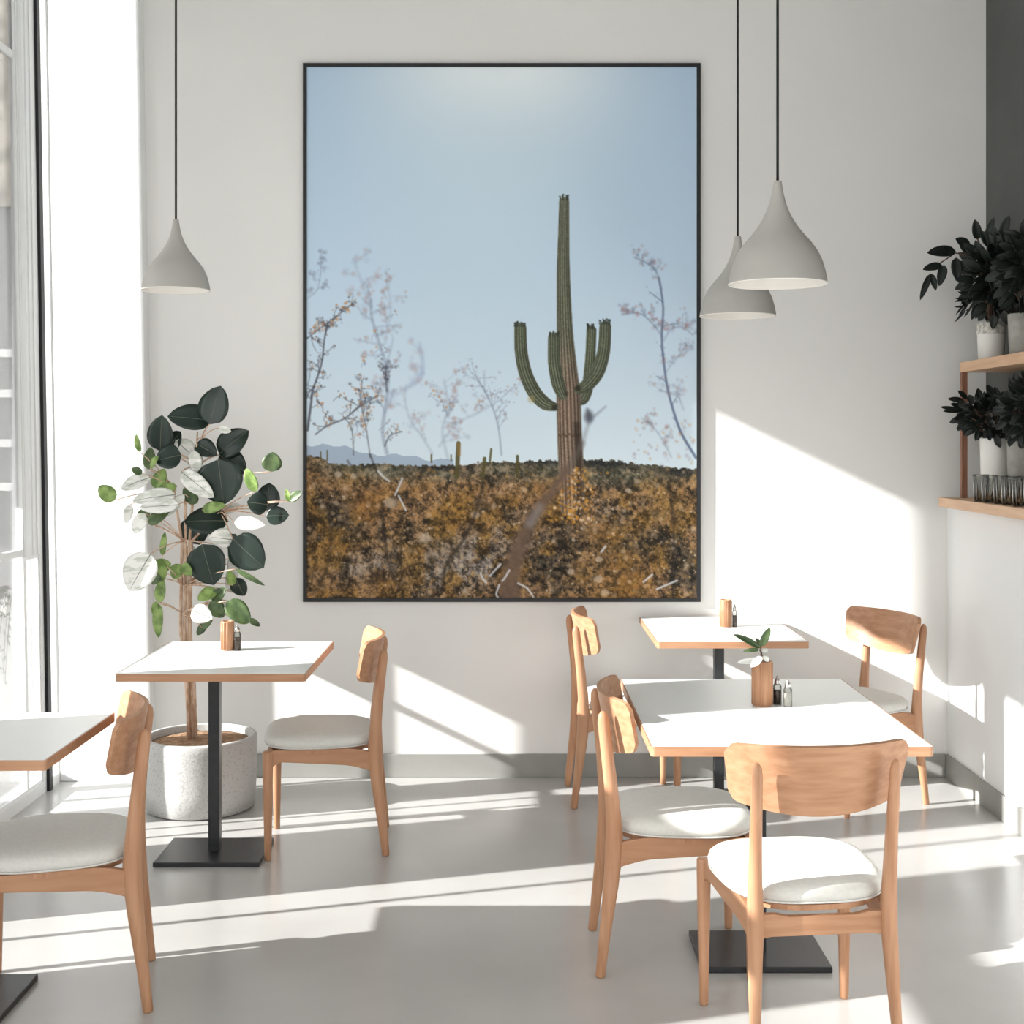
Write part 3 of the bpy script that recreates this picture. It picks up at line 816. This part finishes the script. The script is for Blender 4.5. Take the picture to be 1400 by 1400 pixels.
    ribbed([(827.5, 447), (825.4, 480), (817, 508), (803, 526), (791, 533)], [8.2, 8.8, 9.6, 9, 6], 15, (92, 97, 80), (92, 97, 80), 900, 10)
    blob(726, 546, 5, (170, 150, 96), 0.45, 0.5)
    blob(758, 557, 4, (44, 42, 36), 0.8, 0.5)
    blob(790, 531, 4, (44, 42, 36), 0.8, 0.5)
    blob(774, 538, 3, (52, 46, 38), 0.6, 0.5)
    for cx_, cy_, w in ((771, 270, 7), (710, 443, 8), (757, 457, 7), (808, 446, 6), (827, 440, 8)):
        for k in range(12):
            x = cx_ + rb.uniform(-w, w)
            h = rb.uniform(1, 5) * (1 - 0.3 * abs(x - cx_) / w)
            stroke([(x, cy_ + 3), (x + rb.uniform(-1.5, 1.5), cy_ - h)], 0.7, 0.5, (54, 60, 54), 0.8, 0.5)
            blob(x, cy_ - h, 1.0, (52, 56, 50), 0.7, 0.5)
    for k in range(14):
        x = 764 + k * 2.2
        blob(x, 595 + 2 * math.sin(k * 1.7), 1.5, (70, 58, 48), 0.6, 0.5)
    stroke([(788, 580), (790, 620), (791, 660), (792, 704)], 3.5, 5.0, (46, 40, 36), 0.7, 3.0)
    # brush over the foot of the cactus
    for i in range(420):
        x, y = rb.gauss(785, 17), rb.uniform(640, 716)
        if y < 650 and x < 784:
            continue
        q = rb.random()
        blob(x, y, rb.uniform(0.8, 2.4), c(196, 140, 62) if q < 0.5 else c(110, 78, 44) if q < 0.8 else c(222, 196, 158), rb.uniform(0.3, 0.8), 0.5)
    for (x0, y0, x1, y1, r) in ((626, 606, 624, 652, 3.0), (671, 614, 669, 632, 1.4), (662, 627, 659, 656, 2.4), (707, 624, 707, 652, 2.0), (589, 622, 589, 632, 1.2), (616, 622, 616, 630, 0.9), (446, 616, 446, 630, 0.8), (437, 618, 437, 630, 0.8)):
        stroke([(x0, y0), ((x0 + x1) / 2, (y0 + y1) / 2), (x1, y1)], r, r, (84, 78, 48), 0.9, 0.6)
    stroke([(626.5, 607), (627, 622)], 2.2, 2.2, (150, 116, 62), 0.6, 0.8)
    # big blurred stem across the front
    stroke([(806, 575), (801, 590), (794, 612)], 1.6, 3.0, (92, 92, 98), 0.35, 3.0)
    stroke([(796, 606), (786, 625), (774, 645)], 3.0, 5.5, (98, 90, 84), 0.6, 3.5)
    stroke([(774, 643), (758, 668), (738, 694), (722, 720), (708, 752), (699, 785), (697, 816)], 5.5, 14, (104, 86, 74), 0.88, 5.0)
    stroke([(738, 694), (724, 716)], 5, 6, (150, 152, 160), 0.4, 4.0)
    blob(805, 570, 6, (74, 76, 84), 0.8, 0.7, 8)
    stroke([(806, 575), (816, 566), (828, 556)], 2.2, 0.8, (110, 118, 134), 0.55, 2.2)
    stroke([(803, 560), (806, 572)], 2.0, 2.6, (80, 84, 92), 0.6, 2.0)
    # bleached sticks
    for pts in ([(516, 644), (523, 652), (531, 658)], [(549, 654), (545, 664), (539, 677)], [(544, 678), (549, 688), (554, 698)], [(684, 772), (676, 780), (669, 788)], [(696, 780), (690, 790), (686, 795)], [(656, 784), (660, 792), (664, 797)], [(708, 798), (718, 803), (724, 809), (729, 817)], [(898, 806), (912, 800), (926, 794)], [(880, 796), (892, 786)], [(682, 800), (678, 812), (680, 817)], [(822, 755), (828, 747)]):
        stroke(pts, 1.3, 1.2, (206, 208, 212), 0.85, 0.9)
    img = np.clip(img, 0, 255) / 255.0
    return np.where(img <= 0.04045, img / 12.92, ((img + 0.055) / 1.055) ** 2.4)

def build_picture():
    Z = D - 0.032
    k = Z / 1800.0
    x0, x1 = (414 - 700) * 0.003349, (958 - 700) * 0.003349
    z1, z0 = 1.553 + (600 - 86) * 0.003349, 1.553 - (823 - 600) * 0.003349
    t = thing('framed_picture', 'large black-framed desert print with tall cactus on the back wall', 'picture', ((x0 + x1) / 2, D, z0))
    w, h = x1 - x0, z1 - z0
    b, dep = 0.0175, 0.022
    fr = MB()
    fr.box(-w / 2, w / 2, -dep, -0.001, 0, b).box(-w / 2, w / 2, -dep, -0.001, h - b, h)
    fr.box(-w / 2, -w / 2 + b, -dep, -0.001, b, h - b).box(w / 2 - b, w / 2, -dep, -0.001, b, h - b)
    fr.build('frame', M['frameblack'], t)
    col = paint_print() * PRINT_GAIN
    H_, W_ = col.shape[:2]
    aw, ah = w - 2 * b, h - 2 * b
    xs = np.linspace(-aw / 2, aw / 2, W_)
    zs = np.linspace(b + ah, b, H_)
    gx, gz = np.meshgrid(xs, zs)
    v = np.stack([gx, np.full_like(gx, -0.016), gz], -1).reshape(-1, 3)
    i = np.arange(H_ - 1)[:, None] * W_ + np.arange(W_ - 1)[None]
    f = np.stack([i, i + W_, i + W_ + 1, i + 1], -1).reshape(-1, 4)
    me = bpy.data.meshes.new('print')
    me.vertices.add(len(v))
    me.vertices.foreach_set('co', v.ravel())
    me.loops.add(f.size)
    me.loops.foreach_set('vertex_index', f.ravel())
    me.polygons.add(len(f))
    me.polygons.foreach_set('loop_start', np.arange(0, f.size, 4))
    me.polygons.foreach_set('loop_total', np.full(len(f), 4))
    me.update(calc_edges=True)
    ca = me.color_attributes.new('ink', 'FLOAT_COLOR', 'POINT')
    ca.data.foreach_set('color', np.concatenate([col.reshape(-1, 3), np.ones((W_ * H_, 1))], 1).astype(np.float32).ravel())
    m = bpy.data.materials.new('printed_canvas')
    m.use_nodes = True
    n = m.node_tree.nodes
    at = n.new('ShaderNodeAttribute')
    at.attribute_name = 'ink'
    bs = n['Principled BSDF']
    bs.inputs['Roughness'].default_value = 0.8
    bs.inputs['Specular IOR Level'].default_value = 0.15
    m.node_tree.links.new(at.outputs['Color'], bs.inputs['Base Color'])
    me.materials.append(m)
    o = bpy.data.objects.new('print', me)
    COL.objects.link(o)
    o.parent = t
    MB().box(-w / 2 + 0.005, w / 2 - 0.005, -0.014, -0.001, 0.005, h - 0.005).build('backing_board', M['frameblack'], t)
PRINT_GAIN = 1.18
build_picture()

# ------------------------------------------------------------------ leaves
def at(px, py, Z):
    """a world point from its image pixel coordinates and an assumed depth"""
    return Vector(((px - 700) * Z / 1800, Z, 1.553 - (py - 600) * Z / 1800))

def leaf(mb, base, tip, width, face=Vector((0, -1, 0.25)), fold=0.12, droop=0.10, n=8, shape=1.0, ribmb=None, thick=0.0012):
    """an ovate blade from base to tip with a folded midrib and a slight droop, closed and thin"""
    base, tip = Vector(base), Vector(tip)
    ax = tip - base
    L = ax.length
    ax = ax / L
    nrm = (face - ax * face.dot(ax)).normalized()
    sd = ax.cross(nrm)
    vs, fs = [], []
    m = 7
    for side in (1, -1):
        for i in range(n + 1):
            t = i / n
            w = width * 0.5 * (math.sin(PI * t ** (0.80 * shape)) ** 0.62 if 0 < t < 1 else 0.015)
            for j in range(m):
                q = -1 + 2 * j / (m - 1)
                z = fold * w * (abs(q) ** 1.3) - droop * L * (t - 0.4) ** 2
                p = base + ax * (L * t) + sd * (w * q) + nrm * (z + side * thick * 0.5)
                vs.append(p)
    B = (n + 1) * m
    for i in range(n):
        for j in range(m - 1):
            a = i * m + j
            fs.append((a, a + 1, a + m + 1, a + m))
            fs.append((B + a, B + a + m, B + a + m + 1, B + a + 1))
    for i in range(n):
        for j in (0, m - 1):
            a = i * m + j
            fs.append((a, a + m, B + a + m, B + a))
    mb.add(vs, fs, True)
    if ribmb is not None:
        pts = [base + ax * (L * t) + nrm * (-droop * L * (t - 0.4) ** 2 + 0.0012) for t in (0, 0.3, 0.6, 0.93)]
        ribmb.tube(pts, [0.0016, 0.0014, 0.0011, 0.0006], n=5)

def bezier(a, b, c, n=8):
    return [a * (1 - t) ** 2 + b * 2 * t * (1 - t) + c * t * t for t in [i / n for i in range(n + 1)]]

# ------------------------------------------------------------------ the tall leafy plant by the window
def tall_plant():
    rr = random.Random(11)
    cx, cy = -1.315, 5.56
    t = thing('potted_plant', 'tall potted plant with big dark and pale leaves in a round concrete planter', 'plant', (cx, cy, 0))
    off = Vector((cx, cy, 0))
    R, Hp = 0.235, 0.305
    MB().lathe([(0, 0), (R - 0.03, 0.0), (R - 0.012, 0.008), (R - 0.004, 0.10), (R, 0.27), (R, Hp - 0.008), (R - 0.006, Hp), (R - 0.022, Hp), (R - 0.026, Hp - 0.008), (R - 0.03, 0.24), (0, 0.24)], n=64).build('planter', M['concrete'], t)
    MB().lathe([(0, 0.288), (0.08, 0.287), (0.16, 0.283), (R - 0.028, 0.276), (R - 0.03, 0.24)], n=48).build('soil', M['soil'], t)
    groups = {k: MB() for k in ('leafdark', 'leafmid', 'leafgreen', 'leafpale')}
    ribs = MB()
    canes = MB()
    twigs = MB()
    root = Vector((cx + 0.0, cy, 0.27)) - off
    # canes
    spine = []
    for dx, top, wv in ((-0.035, (270, 590), 0.02), (-0.05, (236, 660), -0.02), (-0.02, (300, 700), 0.03), (-0.045, (252, 640), 0.0)):
        e = at(top[0], top[1], 5.50) - off
        b0 = root + Vector((dx, rr.uniform(-0.03, 0.03), 0))
        mid1 = at(252 + 260 * wv, 860, 5.53) - off
        mid2 = at(254 + 260 * wv, 740, 5.52) - off
        pts = [b0, b0 * 0.5 + mid1 * 0.5 + Vector((0.004, 0, 0)), mid1, mid2, mid2 * 0.4 + e * 0.6 + Vector((rr.uniform(-.01, .01), 0, 0)), e]
        canes.tube(pts, [0.009, 0.0085, 0.0075, 0.0065, 0.005, 0.003], n=10)
        spine.append(pts)
    anchors = [at(px, py, 5.51) - off for px, py in ((268, 640), (262, 690), (252, 740), (252, 800), (250, 840), (300, 700), (290, 660), (275, 600), (240, 670))]
    # (kind, base px, tip px, width px, depth)
    Ls = [
        ('leafdark', (287, 580), (300, 527), 44, 5.46), ('leafdark', (289, 575), (229, 568), 36, 5.50), ('leafdark', (219, 617), (221, 568), 34, 5.56),
        ('leafdark', (248, 622), (212, 630), 34, 5.50), ('leafdark', (299, 621), (339, 588), 34, 5.52), ('leafdark', (298, 628), (306, 690), 62, 5.42),
        ('leafdark', (300, 622), (336, 646), 34, 5.50), ('leafdark', (268, 606), (296, 622), 24, 5.56), ('leafmid', (371, 645), (373, 618), 25, 5.46),
        ('leafdark', (366, 698), (368, 660), 34, 5.44), ('leafdark', (366, 690), (338, 686), 30, 5.40), ('leafdark', (364, 706), (395, 704), 24, 5.48),
        ('leafdark', (312, 712), (251, 712), 38, 5.44), ('leafdark', (276, 744), (292, 800), 52, 5.40), ('leafdark', (318, 736), (360, 776), 46, 5.42),
        ('leafdark', (312, 750), (322, 730), 22, 5.50), ('leafdark', (322, 790), (334, 815), 22, 5.46), ('leafdark', (232, 612), (246, 590), 22, 5.58),
        ('leafdark', (262, 705), (272, 745), 40, 5.48),
        ('leafmid', (216, 706), (228, 690), 14, 5.44), ('leafmid', (202, 716), (232, 697), 16, 5.42), ('leafmid', (188, 708), (206, 698), 14, 5.46),
        ('leafgreen', (191, 618), (186, 594), 9, 5.46), ('leafmid', (203, 642), (206, 611), 15, 5.50), ('leafgreen', (205, 640), (216, 624), 12, 5.5),
        ('leafgreen', (157, 684), (135, 664), 20, 5.42), ('leafmid', (194, 648), (180, 640), 10, 5.44), ('leafgreen', (214, 670), (224, 640), 20, 5.44),
        ('leafgreen', (216, 672), (242, 664), 16, 5.46), ('leafmid', (270, 688), (250, 668), 16, 5.48), ('leafgreen', (276, 697), (308, 690), 15, 5.42),
        ('leafgreen', (350, 672), (336, 640), 16, 5.46), ('leafmid', (396, 684), (413, 672), 13, 5.42), ('leafgreen', (396, 686), (391, 668), 8, 5.42),
        ('leafgreen', (222, 760), (225, 727), 9, 5.50), ('leafgreen', (212, 778), (234, 770), 20, 5.46), ('leafgreen', (214, 764), (222, 796), 20, 5.46),
        ('leafmid', (207, 790), (220, 792), 16, 5.44), ('leafgreen', (234, 788), (252, 774), 20, 5.48), ('leafgreen', (248, 772), (262, 786), 14, 5.48),
        ('leafgreen', (218, 824), (222, 790), 16, 5.46), ('leafgreen', (217, 826), (216, 872), 15, 5.44), ('leafgreen', (214, 822), (210, 842), 9, 5.46),
        ('leafgreen', (296, 806), (270, 820), 18, 5.42), ('leafmid', (290, 822), (308, 804), 16, 5.44), ('leafmid', (288, 822), (306, 844), 20, 5.40),
        ('leafmid', (310, 822), (342, 850), 26, 5.40), ('leafgreen', (316, 836), (340, 852), 16, 5.38), ('leafmid', (340, 846), (356, 856), 8, 5.38),
        ('leafmid', (283, 852), (268, 868), 12, 5.42), ('leafmid', (276, 858), (290, 848), 10, 5.42), ('leafgreen', (318, 800), (314, 780), 12, 5.46),
        ('leafmid', (322, 778), (362, 801), 7, 5.40), ('leafmid', (330, 765), (314, 785), 12, 5.46),
        ('leafpale', (240, 676), (180, 684), 22, 5.42), ('leafpale', (206, 652), (164, 668), 20, 5.48), ('leafpale', (244, 690), (190, 694), 20, 5.40),
        ('leafpale', (248, 645), (292, 680), 24, 5.44), ('leafpale', (198, 702), (183, 730), 18, 5.42), ('leafpale', (178, 690), (172, 716), 12, 5.44),
        ('leafpale', (206, 757), (176, 808), 44, 5.38), ('leafpale', (262, 834), (290, 846), 24, 5.40), ('leafpale', (318, 738), (286, 734), 26, 5.50),
        ('leafpale', (320, 714), (362, 718), 18, 5.46), ('leafpale', (262, 622), (240, 602), 26, 5.54), ('leafpale', (264, 616), (272, 650), 16, 5.50),
        ('leafpale', (318, 810), (312, 780), 14, 5.50), ('leafpale', (306, 820), (318, 838), 12, 5.44), ('leafpale', (300, 585), (316, 590), 10, 5.46),
        ('leafpale', (262, 745), (254, 770), 16, 5.52), ('leafpale', (270, 642), (262, 612), 20, 5.50), ('leafpale', (252, 676), (226, 706), 14, 5.46),
        ('leafpale', (316, 762), (322, 792), 14, 5.48), ('leafpale', (300, 700), (330, 690), 12, 5.50),
    ]
    for kind, b, tp, wd, Z in Ls:
        dz = rr.uniform(-0.05, 0.05)
        B_ = at(b[0], b[1], Z + dz) - off
        T_ = at(tp[0], tp[1], Z + dz + rr.uniform(-0.04, 0.02)) - off
        face = Vector((rr.uniform(-0.35, 0.2), -1, rr.uniform(0.1, 0.5)))
        big = kind in ('leafdark', 'leafpale') and wd > 18
        leaf(groups[kind], B_, T_, wd * 1.1 * Z / 1800, face, fold=rr.uniform(0.08, 0.3), droop=rr.uniform(0.05, 0.2), ribmb=ribs if big else None, n=10)
        a = min(anchors, key=lambda q: (q - B_).length + 0.6 * max(0, q.z - B_.z))
        if (a - B_).length > 0.02:
            mid = (a + B_) / 2 + Vector((0, 0, 0.02))
            twigs.tube(bezier(a, mid, B_, 6), [0.0032, 0.0030, 0.0028, 0.0026, 0.0024, 0.0021, 0.0018], n=6)
    canes.build('stem', M['cane'], t)
    twigs.build('twig', M['cane'], t)
    nd = len(groups['leafdark'].f)
    groups['leafdark'].add(ribs.v, ribs.f, True)
    dk = groups['leafdark'].build('dark_foliage', M['leafdark'], t)
    dk['label'] = 'broad blackish green leaves'
    dk.data.materials.append(M['rib'])
    for p in dk.data.polygons:
        if p.index >= nd:
            p.material_index = 1
    groups['leafmid'].build('mid_green_foliage', M['leafmid'], t)['label'] = 'small mid green leaves'
    groups['leafgreen'].build('light_green_foliage', M['leafgreen'], t)['label'] = 'small light green leaves'
    groups['leafpale'].build('pale_foliage', M['leafpale'], t)['label'] = 'whitish variegated leaves'
tall_plant()

# ------------------------------------------------------------------ things on the tables
def wooden_cup(label, loc, r, h):
    t = thing('wooden_vase', label, 'vase', loc, 0, 'light wood cylinders on the tables')
    MB().lathe([(0, 0), (r - 0.002, 0), (r, 0.003), (r, h - 0.003), (r - 0.002, h), (r - 0.006, h), (r - 0.007, h - 0.004), (r - 0.007, 0.01), (0, 0.01)], n=40).build('body', M['wood'], t)
    g = MB()
    for k in range(26):                        # fine fluting
        a = 2 * PI * k / 26
        g.tube([(math.cos(a) * r, math.sin(a) * r, 0.004), (math.cos(a) * r, math.sin(a) * r, h - 0.004)], 0.0016, n=5)
    g.build('fluting', M['wood'], t)
    return t
def shaker(name, label, loc, r, h, fill, grp='salt and pepper shakers'):
    t = thing(name, label, 'shaker', loc, 0, grp)
    MB().lathe([(0, 0), (r, 0), (r, h * 0.62), (r * 0.8, h * 0.70), (r * 0.62, h * 0.74)], n=24).build('jar', M['glassware'], t)
    MB().lathe([(0, 0.002), (r * 0.9, 0.002), (r * 0.9, h * 0.5), (0, h * 0.5)], n=20).build('filling', fill, t)
    MB().lathe([(r * 0.66, h * 0.70), (r * 0.72, h * 0.78), (r * 0.55, h * 0.88), (r * 0.25, h * 0.92), (r * 0.28, h * 0.97), (0, h)], n=20).build('lid', M['steel'], t)
TT = 0.7402
wooden_cup('light wooden cylinder vase holding a small leafy sprig on the front right table', (0.764, 4.02, TT), 0.031, 0.135)
shaker('pepper_shaker', 'dark pepper shaker touching the wooden vase on the front right table', (0.812, 4.03, TT), 0.013, 0.088, M['pepper'])
shaker('salt_shaker', 'glass salt shaker with metal top, right of the pepper shaker, front right table', (0.838, 4.00, TT), 0.013, 0.082, M['salt'])
wooden_cup('slim light wooden cylinder on the small back table under the picture corner', (0.925, 5.70, TT), 0.026, 0.118)
shaker('pepper_shaker', 'dark pepper shaker beside the wooden cylinder on the back table', (0.962, 5.69, TT), 0.010, 0.10, M['pepper'])
wooden_cup('short light wooden cylinder on the table beside the leafy plant', (-1.096, 5.07, TT), 0.024, 0.112)
shaker('pepper_shaker', 'dark pepper shaker beside the wooden cylinder, table by the leafy plant', (-1.056, 5.06, TT), 0.014, 0.10, M['pepper'])

def sprig():
    o = Vector((0.764, 4.02, TT + 0.02))
    t = thing('leafy_sprig', 'small green leafy sprig standing in the wooden vase, front right table', 'plant', o)
    st, lf, pl = MB(), MB(), MB()
    Z = 4.0
    P = lambda x, y, z=Z: at(x, y, z) - o
    top = P(1040, 885)
    st.tube(bezier(Vector((0, 0, 0)), Vector((0.0, 0, 0.10)), top, 8), 0.0022, n=7)
    for b, tp, w, z, g in (((1040, 886), (1004, 866), 9, 3.97, lf), ((1040, 884), (1053, 858), 11, 3.98, lf), ((1038, 888), (1016, 890), 6, 3.96, lf), ((1041, 902), (1008, 905), 9, 3.98, pl), ((1042, 898), (1026, 912), 10, 3.95, pl), ((1043, 897), (1052, 905), 8, 4.0, pl), ((1040, 884), (1034, 872), 6, 4.02, lf), ((1042, 892), (1050, 888), 9, 4.03, pl)):
        leaf(g, P(*b, z), P(*tp, z), w * Z / 1800, Vector((0.1, -1, 0.5)), fold=0.3, droop=0.3)
        st.tube([P(1041, 893), P(*b, z)], 0.0014, n=6)
    st.build('stem', M['twig'], t)
    lf.build('foliage', M['leafmid'], t)
    pl.build('pale_foliage', M['leafpale'], t)['label'] = 'pale lower leaves'
sprig()

# ------------------------------------------------------------------ wall shelves at the right
def shelves():
    t = thing('two_tier_shelf', 'light wooden two-tier wall shelf on the right, with brown corner upright', 'shelf', (2.0, 5.0, 1.25))
    o = Vector((2.0, 5.0, 1.25))
    def B(mb, x0, x1, y0, y1, z0, z1):
        return mb.box(x0 - o.x, x1 - o.x, y0 - o.y, y1 - o.y, z0 - o.z, z1 - o.z)
    B(MB(), 1.905, XU - 0.002, 3.9, 5.88, 1.2505, 1.293).build('shelf_board', M['shelfwood'], t, bevel=0.002)
    B(MB(), 1.972, XU - 0.002, 3.9, 5.80, 1.845, 1.890).build('shelf_board', M['shelfwood'], t, bevel=0.002)
    B(MB(), 1.974, 1.998, 5.775, 5.80, 1.293, 1.845).build('upright', M['panelwood'], t)['label'] = 'dark brown upright'
shelves()

def shelf_plant(label, loc, r, h, potm, band, centre, rad, nleaf, size, seed, extra=(), spiky=0, clip=None):
    rr = random.Random(seed)
    t = thing('potted_plant', label, 'plant', loc, 0)
    off = Vector(loc)
    MB().lathe([(0, 0), (r * 0.86, 0), (r * 0.90, 0.004), (r, h - 0.004), (r * 0.99, h), (r * 0.93, h), (r * 0.92, h - 0.02), (0, h - 0.02)], n=40).build('pot', potm, t)
    if band:
        MB().lathe([(r * 0.968, h * 0.70), (r * 1.008, h * 0.71), (r * 1.022, h * 0.99), (r * 0.99, h * 1.0)], n=40).build('band', M['potband'], t)['label'] = 'patterned upper band'
    MB().lathe([(0, h - 0.012), (r * 0.92, h - 0.016)], n=24).build('soil', M['soil'], t)
    st, lf = MB(), MB()
    c = Vector(centre) - off
    root = Vector((0, 0, h - 0.015))
    for i in range(nleaf):
        u = rr.uniform(-1, 1)
        a = rr.uniform(0, 2 * PI)
        q = rr.random() ** 0.4
        s = math.sqrt(1 - u * u)
        d = Vector((s * math.cos(a), s * math.sin(a), u))
        p = c + Vector((d.x * rad[0], d.y * rad[1], d.z * rad[2])) * q
        dr = (d + Vector((rr.uniform(-.5, .5), rr.uniform(-.5, .5), rr.uniform(-.6, .3)))).normalized()
        L = size * rr.uniform(0.7, 1.25)
        tp = p + dr * L
        lim = XU - 0.012 - off.x
        if p.x > lim:
            p.x = lim - rr.uniform(0, 0.02)
        if tp.x > lim:
            tp.x = lim - rr.uniform(0, 0.01)
        if tp.y + off.y > 5.98:
            tp.y = 5.98 - off.y
        if clip and tp.z + off.z > clip:
            tp.z = clip - off.z - rr.uniform(0, 0.02)
        if clip and p.z + off.z > clip:
            p.z = clip - off.z - rr.uniform(0.01, 0.03)
        if (tp - p).length < 0.015:
            continue
        leaf(lf, p, tp, L * (0.5 if not spiky else 0.28), Vector((rr.uniform(-1, 0.3), -1, rr.uniform(-.6, .6))), fold=0.25, droop=0.25, n=6)
        if i % 4 == 0:
            st.tube(bezier(root, root * 0.5 + p * 0.5 + Vector((0, 0, 0.03)), p, 5), 0.0022, n=5)
    for b, tp, w, Z in extra:
        b_, t_ = at(b[0], b[1], Z) - off, at(tp[0], tp[1], Z - 0.02) - off
        leaf(lf, b_, t_, w * Z / 1800, Vector((-0.2, -1, 0.3)), fold=0.2, droop=0.12)
    return t, st, lf, root, off

ex = (((1307, 343), (1268, 345), 17, 5.62), ((1288, 362), (1262, 368), 12, 5.60), ((1291, 362), (1284, 391), 13, 5.60), ((1307, 352), (1309, 384), 15, 5.62),
      ((1272, 374), (1258, 410), 9, 5.60), ((1273, 374), (1280, 397), 9, 5.60), ((1326, 338), (1307, 326), 15, 5.64), ((1337, 328), (1333, 300), 13, 5.66),
      ((1348, 325), (1359, 297), 9, 5.6), ((1368, 325), (1380, 294), 12, 5.55), ((1298, 345), (1290, 338), 8, 5.6), ((1386, 330), (1400, 322), 12, 5.4))
t, st, lf, root, off = shelf_plant('dark bushy plant with arching leafy branch in white pot on the top shelf', (2.075, 5.70, 1.890), 0.060, 0.165, M['potwhite'], True,
    (2.055, 5.60, 2.235), (0.105, 0.17, 0.150), 230, 0.075, 3, ex)
for pts in (((1352, 420), (1345, 350), (1306, 346), (1270, 370)), ((1352, 420), (1350, 360), (1336, 326)), ((1355, 420), (1370, 360), (1370, 322)), ((1352, 430), (1352, 380), (1350, 322))):
    P = [at(x, y, 5.63) - off for x, y in pts]
    P = [root] + P
    st.tube(sum([[P[i] * (1 - k / 3) + P[i + 1] * (k / 3) for k in range(3)] for i in range(len(P) - 1)], []) + [P[-1]], 0.003, n=6)
rr = random.Random(9)
for i in range(26):                         # spiky little leaves at the lower left of the bush
    b = at(rr.uniform(1318, 1335), rr.uniform(398, 425), 5.58) - off
    tp = b + Vector((-0.05 * rr.uniform(0.3, 1), rr.uniform(-.02, .02), rr.uniform(-0.055, 0.02)))
    leaf(lf, b, tp, 0.010, n=4)
st.build('stem', M['twig'], t)
lf.build('foliage', M['leafblack'], t)['label'] = 'very dark glossy leaves'
t, st, lf, root, off = shelf_plant('dark bushy plant in grey pot on the top shelf, at the photo edge', (2.08, 5.34, 1.890), 0.066, 0.170, M['potgrey'], False,
    (2.06, 5.20, 2.225), (0.10, 0.18, 0.15), 230, 0.07, 4)
st.build('stem', M['twig'], t)
lf.build('foliage', M['leafblack'], t)['label'] = 'very dark glossy leaves'
ex2 = (((1318, 560), (1290, 562), 8, 5.62), ((1318, 548), (1296, 545), 8, 5.62), ((1312, 556), (1300, 552), 7, 5.62), ((1322, 545), (1310, 534), 8, 5.62), ((1314, 562), (1286, 556), 7, 5.6), ((1320, 566), (1304, 574), 8, 5.6))
t, st, lf, root, off = shelf_plant('dark low plant in tall white pot between the two shelf boards', (2.075, 5.64, 1.2935), 0.068, 0.262, M['potwhite'], False,
    (2.045, 5.60, 1.650), (0.125, 0.17, 0.085), 250, 0.05, 5, ex2, clip=1.83)
st.build('stem', M['twig'], t)
lf.build('foliage', M['leafblack'], t)['label'] = 'very dark small leaves'
t, st, lf, root, off = shelf_plant('dark plant in tapered grey pot on the lower shelf board', (2.085, 5.38, 1.2935), 0.060, 0.250, M['potgrey'], False,
    (2.07, 5.22, 1.665), (0.10, 0.19, 0.12), 260, 0.06, 6, clip=1.83)
st.build('stem', M['twig'], t)
lf.build('foliage', M['leafblack'], t)['label'] = 'very dark small leaves'

# glasses along the front of the lower board
gl = None
spots = [(1.945, 5.46), (1.945, 5.36), (1.955, 5.26), (1.950, 5.16), (1.955, 5.06), (1.96, 4.96), (2.03, 5.21), (2.03, 5.10), (2.04, 4.99)]
for i, (x, y) in enumerate(spots):
    if gl is None:
        gl = thing('drinking_glass', '', 'glass', (x, y, 1.2935), 0, 'clear glasses on the lower shelf')
        MB().lathe([(0, 0.004), (0.024, 0.004), (0.030, 0.11), (0.031, 0.112), (0.0335, 0.112), (0.0335, 0.11), (0.027, 0.0), (0, 0.0)], n=28).build('bowl', M['glassware'], gl)
        rg = MB()
        for k in range(10):
            a = 2 * PI * k / 10
            rg.tube([(0.0275 * math.cos(a), 0.0275 * math.sin(a), 0.008), (0.0335 * math.cos(a), 0.0335 * math.sin(a), 0.10)], 0.0016, n=5)
        rg.build('flutes', M['steel'], gl)
        g = gl
    else:
        g = copy_tree(gl)
        g.location = (x, y, 1.2935)
    g['label'] = 'clear fluted drinking glass in the cluster on the lower wooden shelf board'

# ------------------------------------------------------------------ seen through the window: white ledge with a drooping plant
tag(MB().box(-3.3, -2.36, 6.45, 7.0, -0.01, 0.70).build('outdoor_ledge', M['whiteout'], bevel=0.01), 'white low ledge outside the window carrying a trailing plant', 'ledge')
def droop():
    rr = random.Random(21)
    o = Vector((-2.46, 6.515, 0.7005))
    t = thing('trailing_plant', 'wispy green trailing plant outside the left window', 'plant', o)
    MB().lathe([(0, 0), (0.045, 0), (0.06, 0.11), (0.055, 0.112), (0.05, 0.10), (0, 0.10)], n=28).build('pot', M['potwhite'], t)
    st, lf = MB(), MB()
    for i in range(34):
        a = rr.uniform(PI * 0.9, PI * 2.1)
        R = rr.uniform(0.08, 0.16)
        e = Vector((math.cos(a) * R * 0.8, -0.13 - rr.uniform(0, 0.06), rr.uniform(-0.34, 0.02)))
        pts = bezier(Vector((0, 0, 0.10)), Vector((e.x * 0.9, -0.10, 0.20)), e, 8)
        st.tube(pts, 0.0014, n=4)
        for k in range(3, 9):
            p = pts[k]
            leaf(lf, p, p + Vector((rr.uniform(-.025, .025), rr.uniform(-.01, .01), -rr.uniform(0.01, 0.035))), 0.007, n=4)
    st.build('stem', M['twig'], t)
    lf.build('foliage', M['leafmid'], t)
droop()
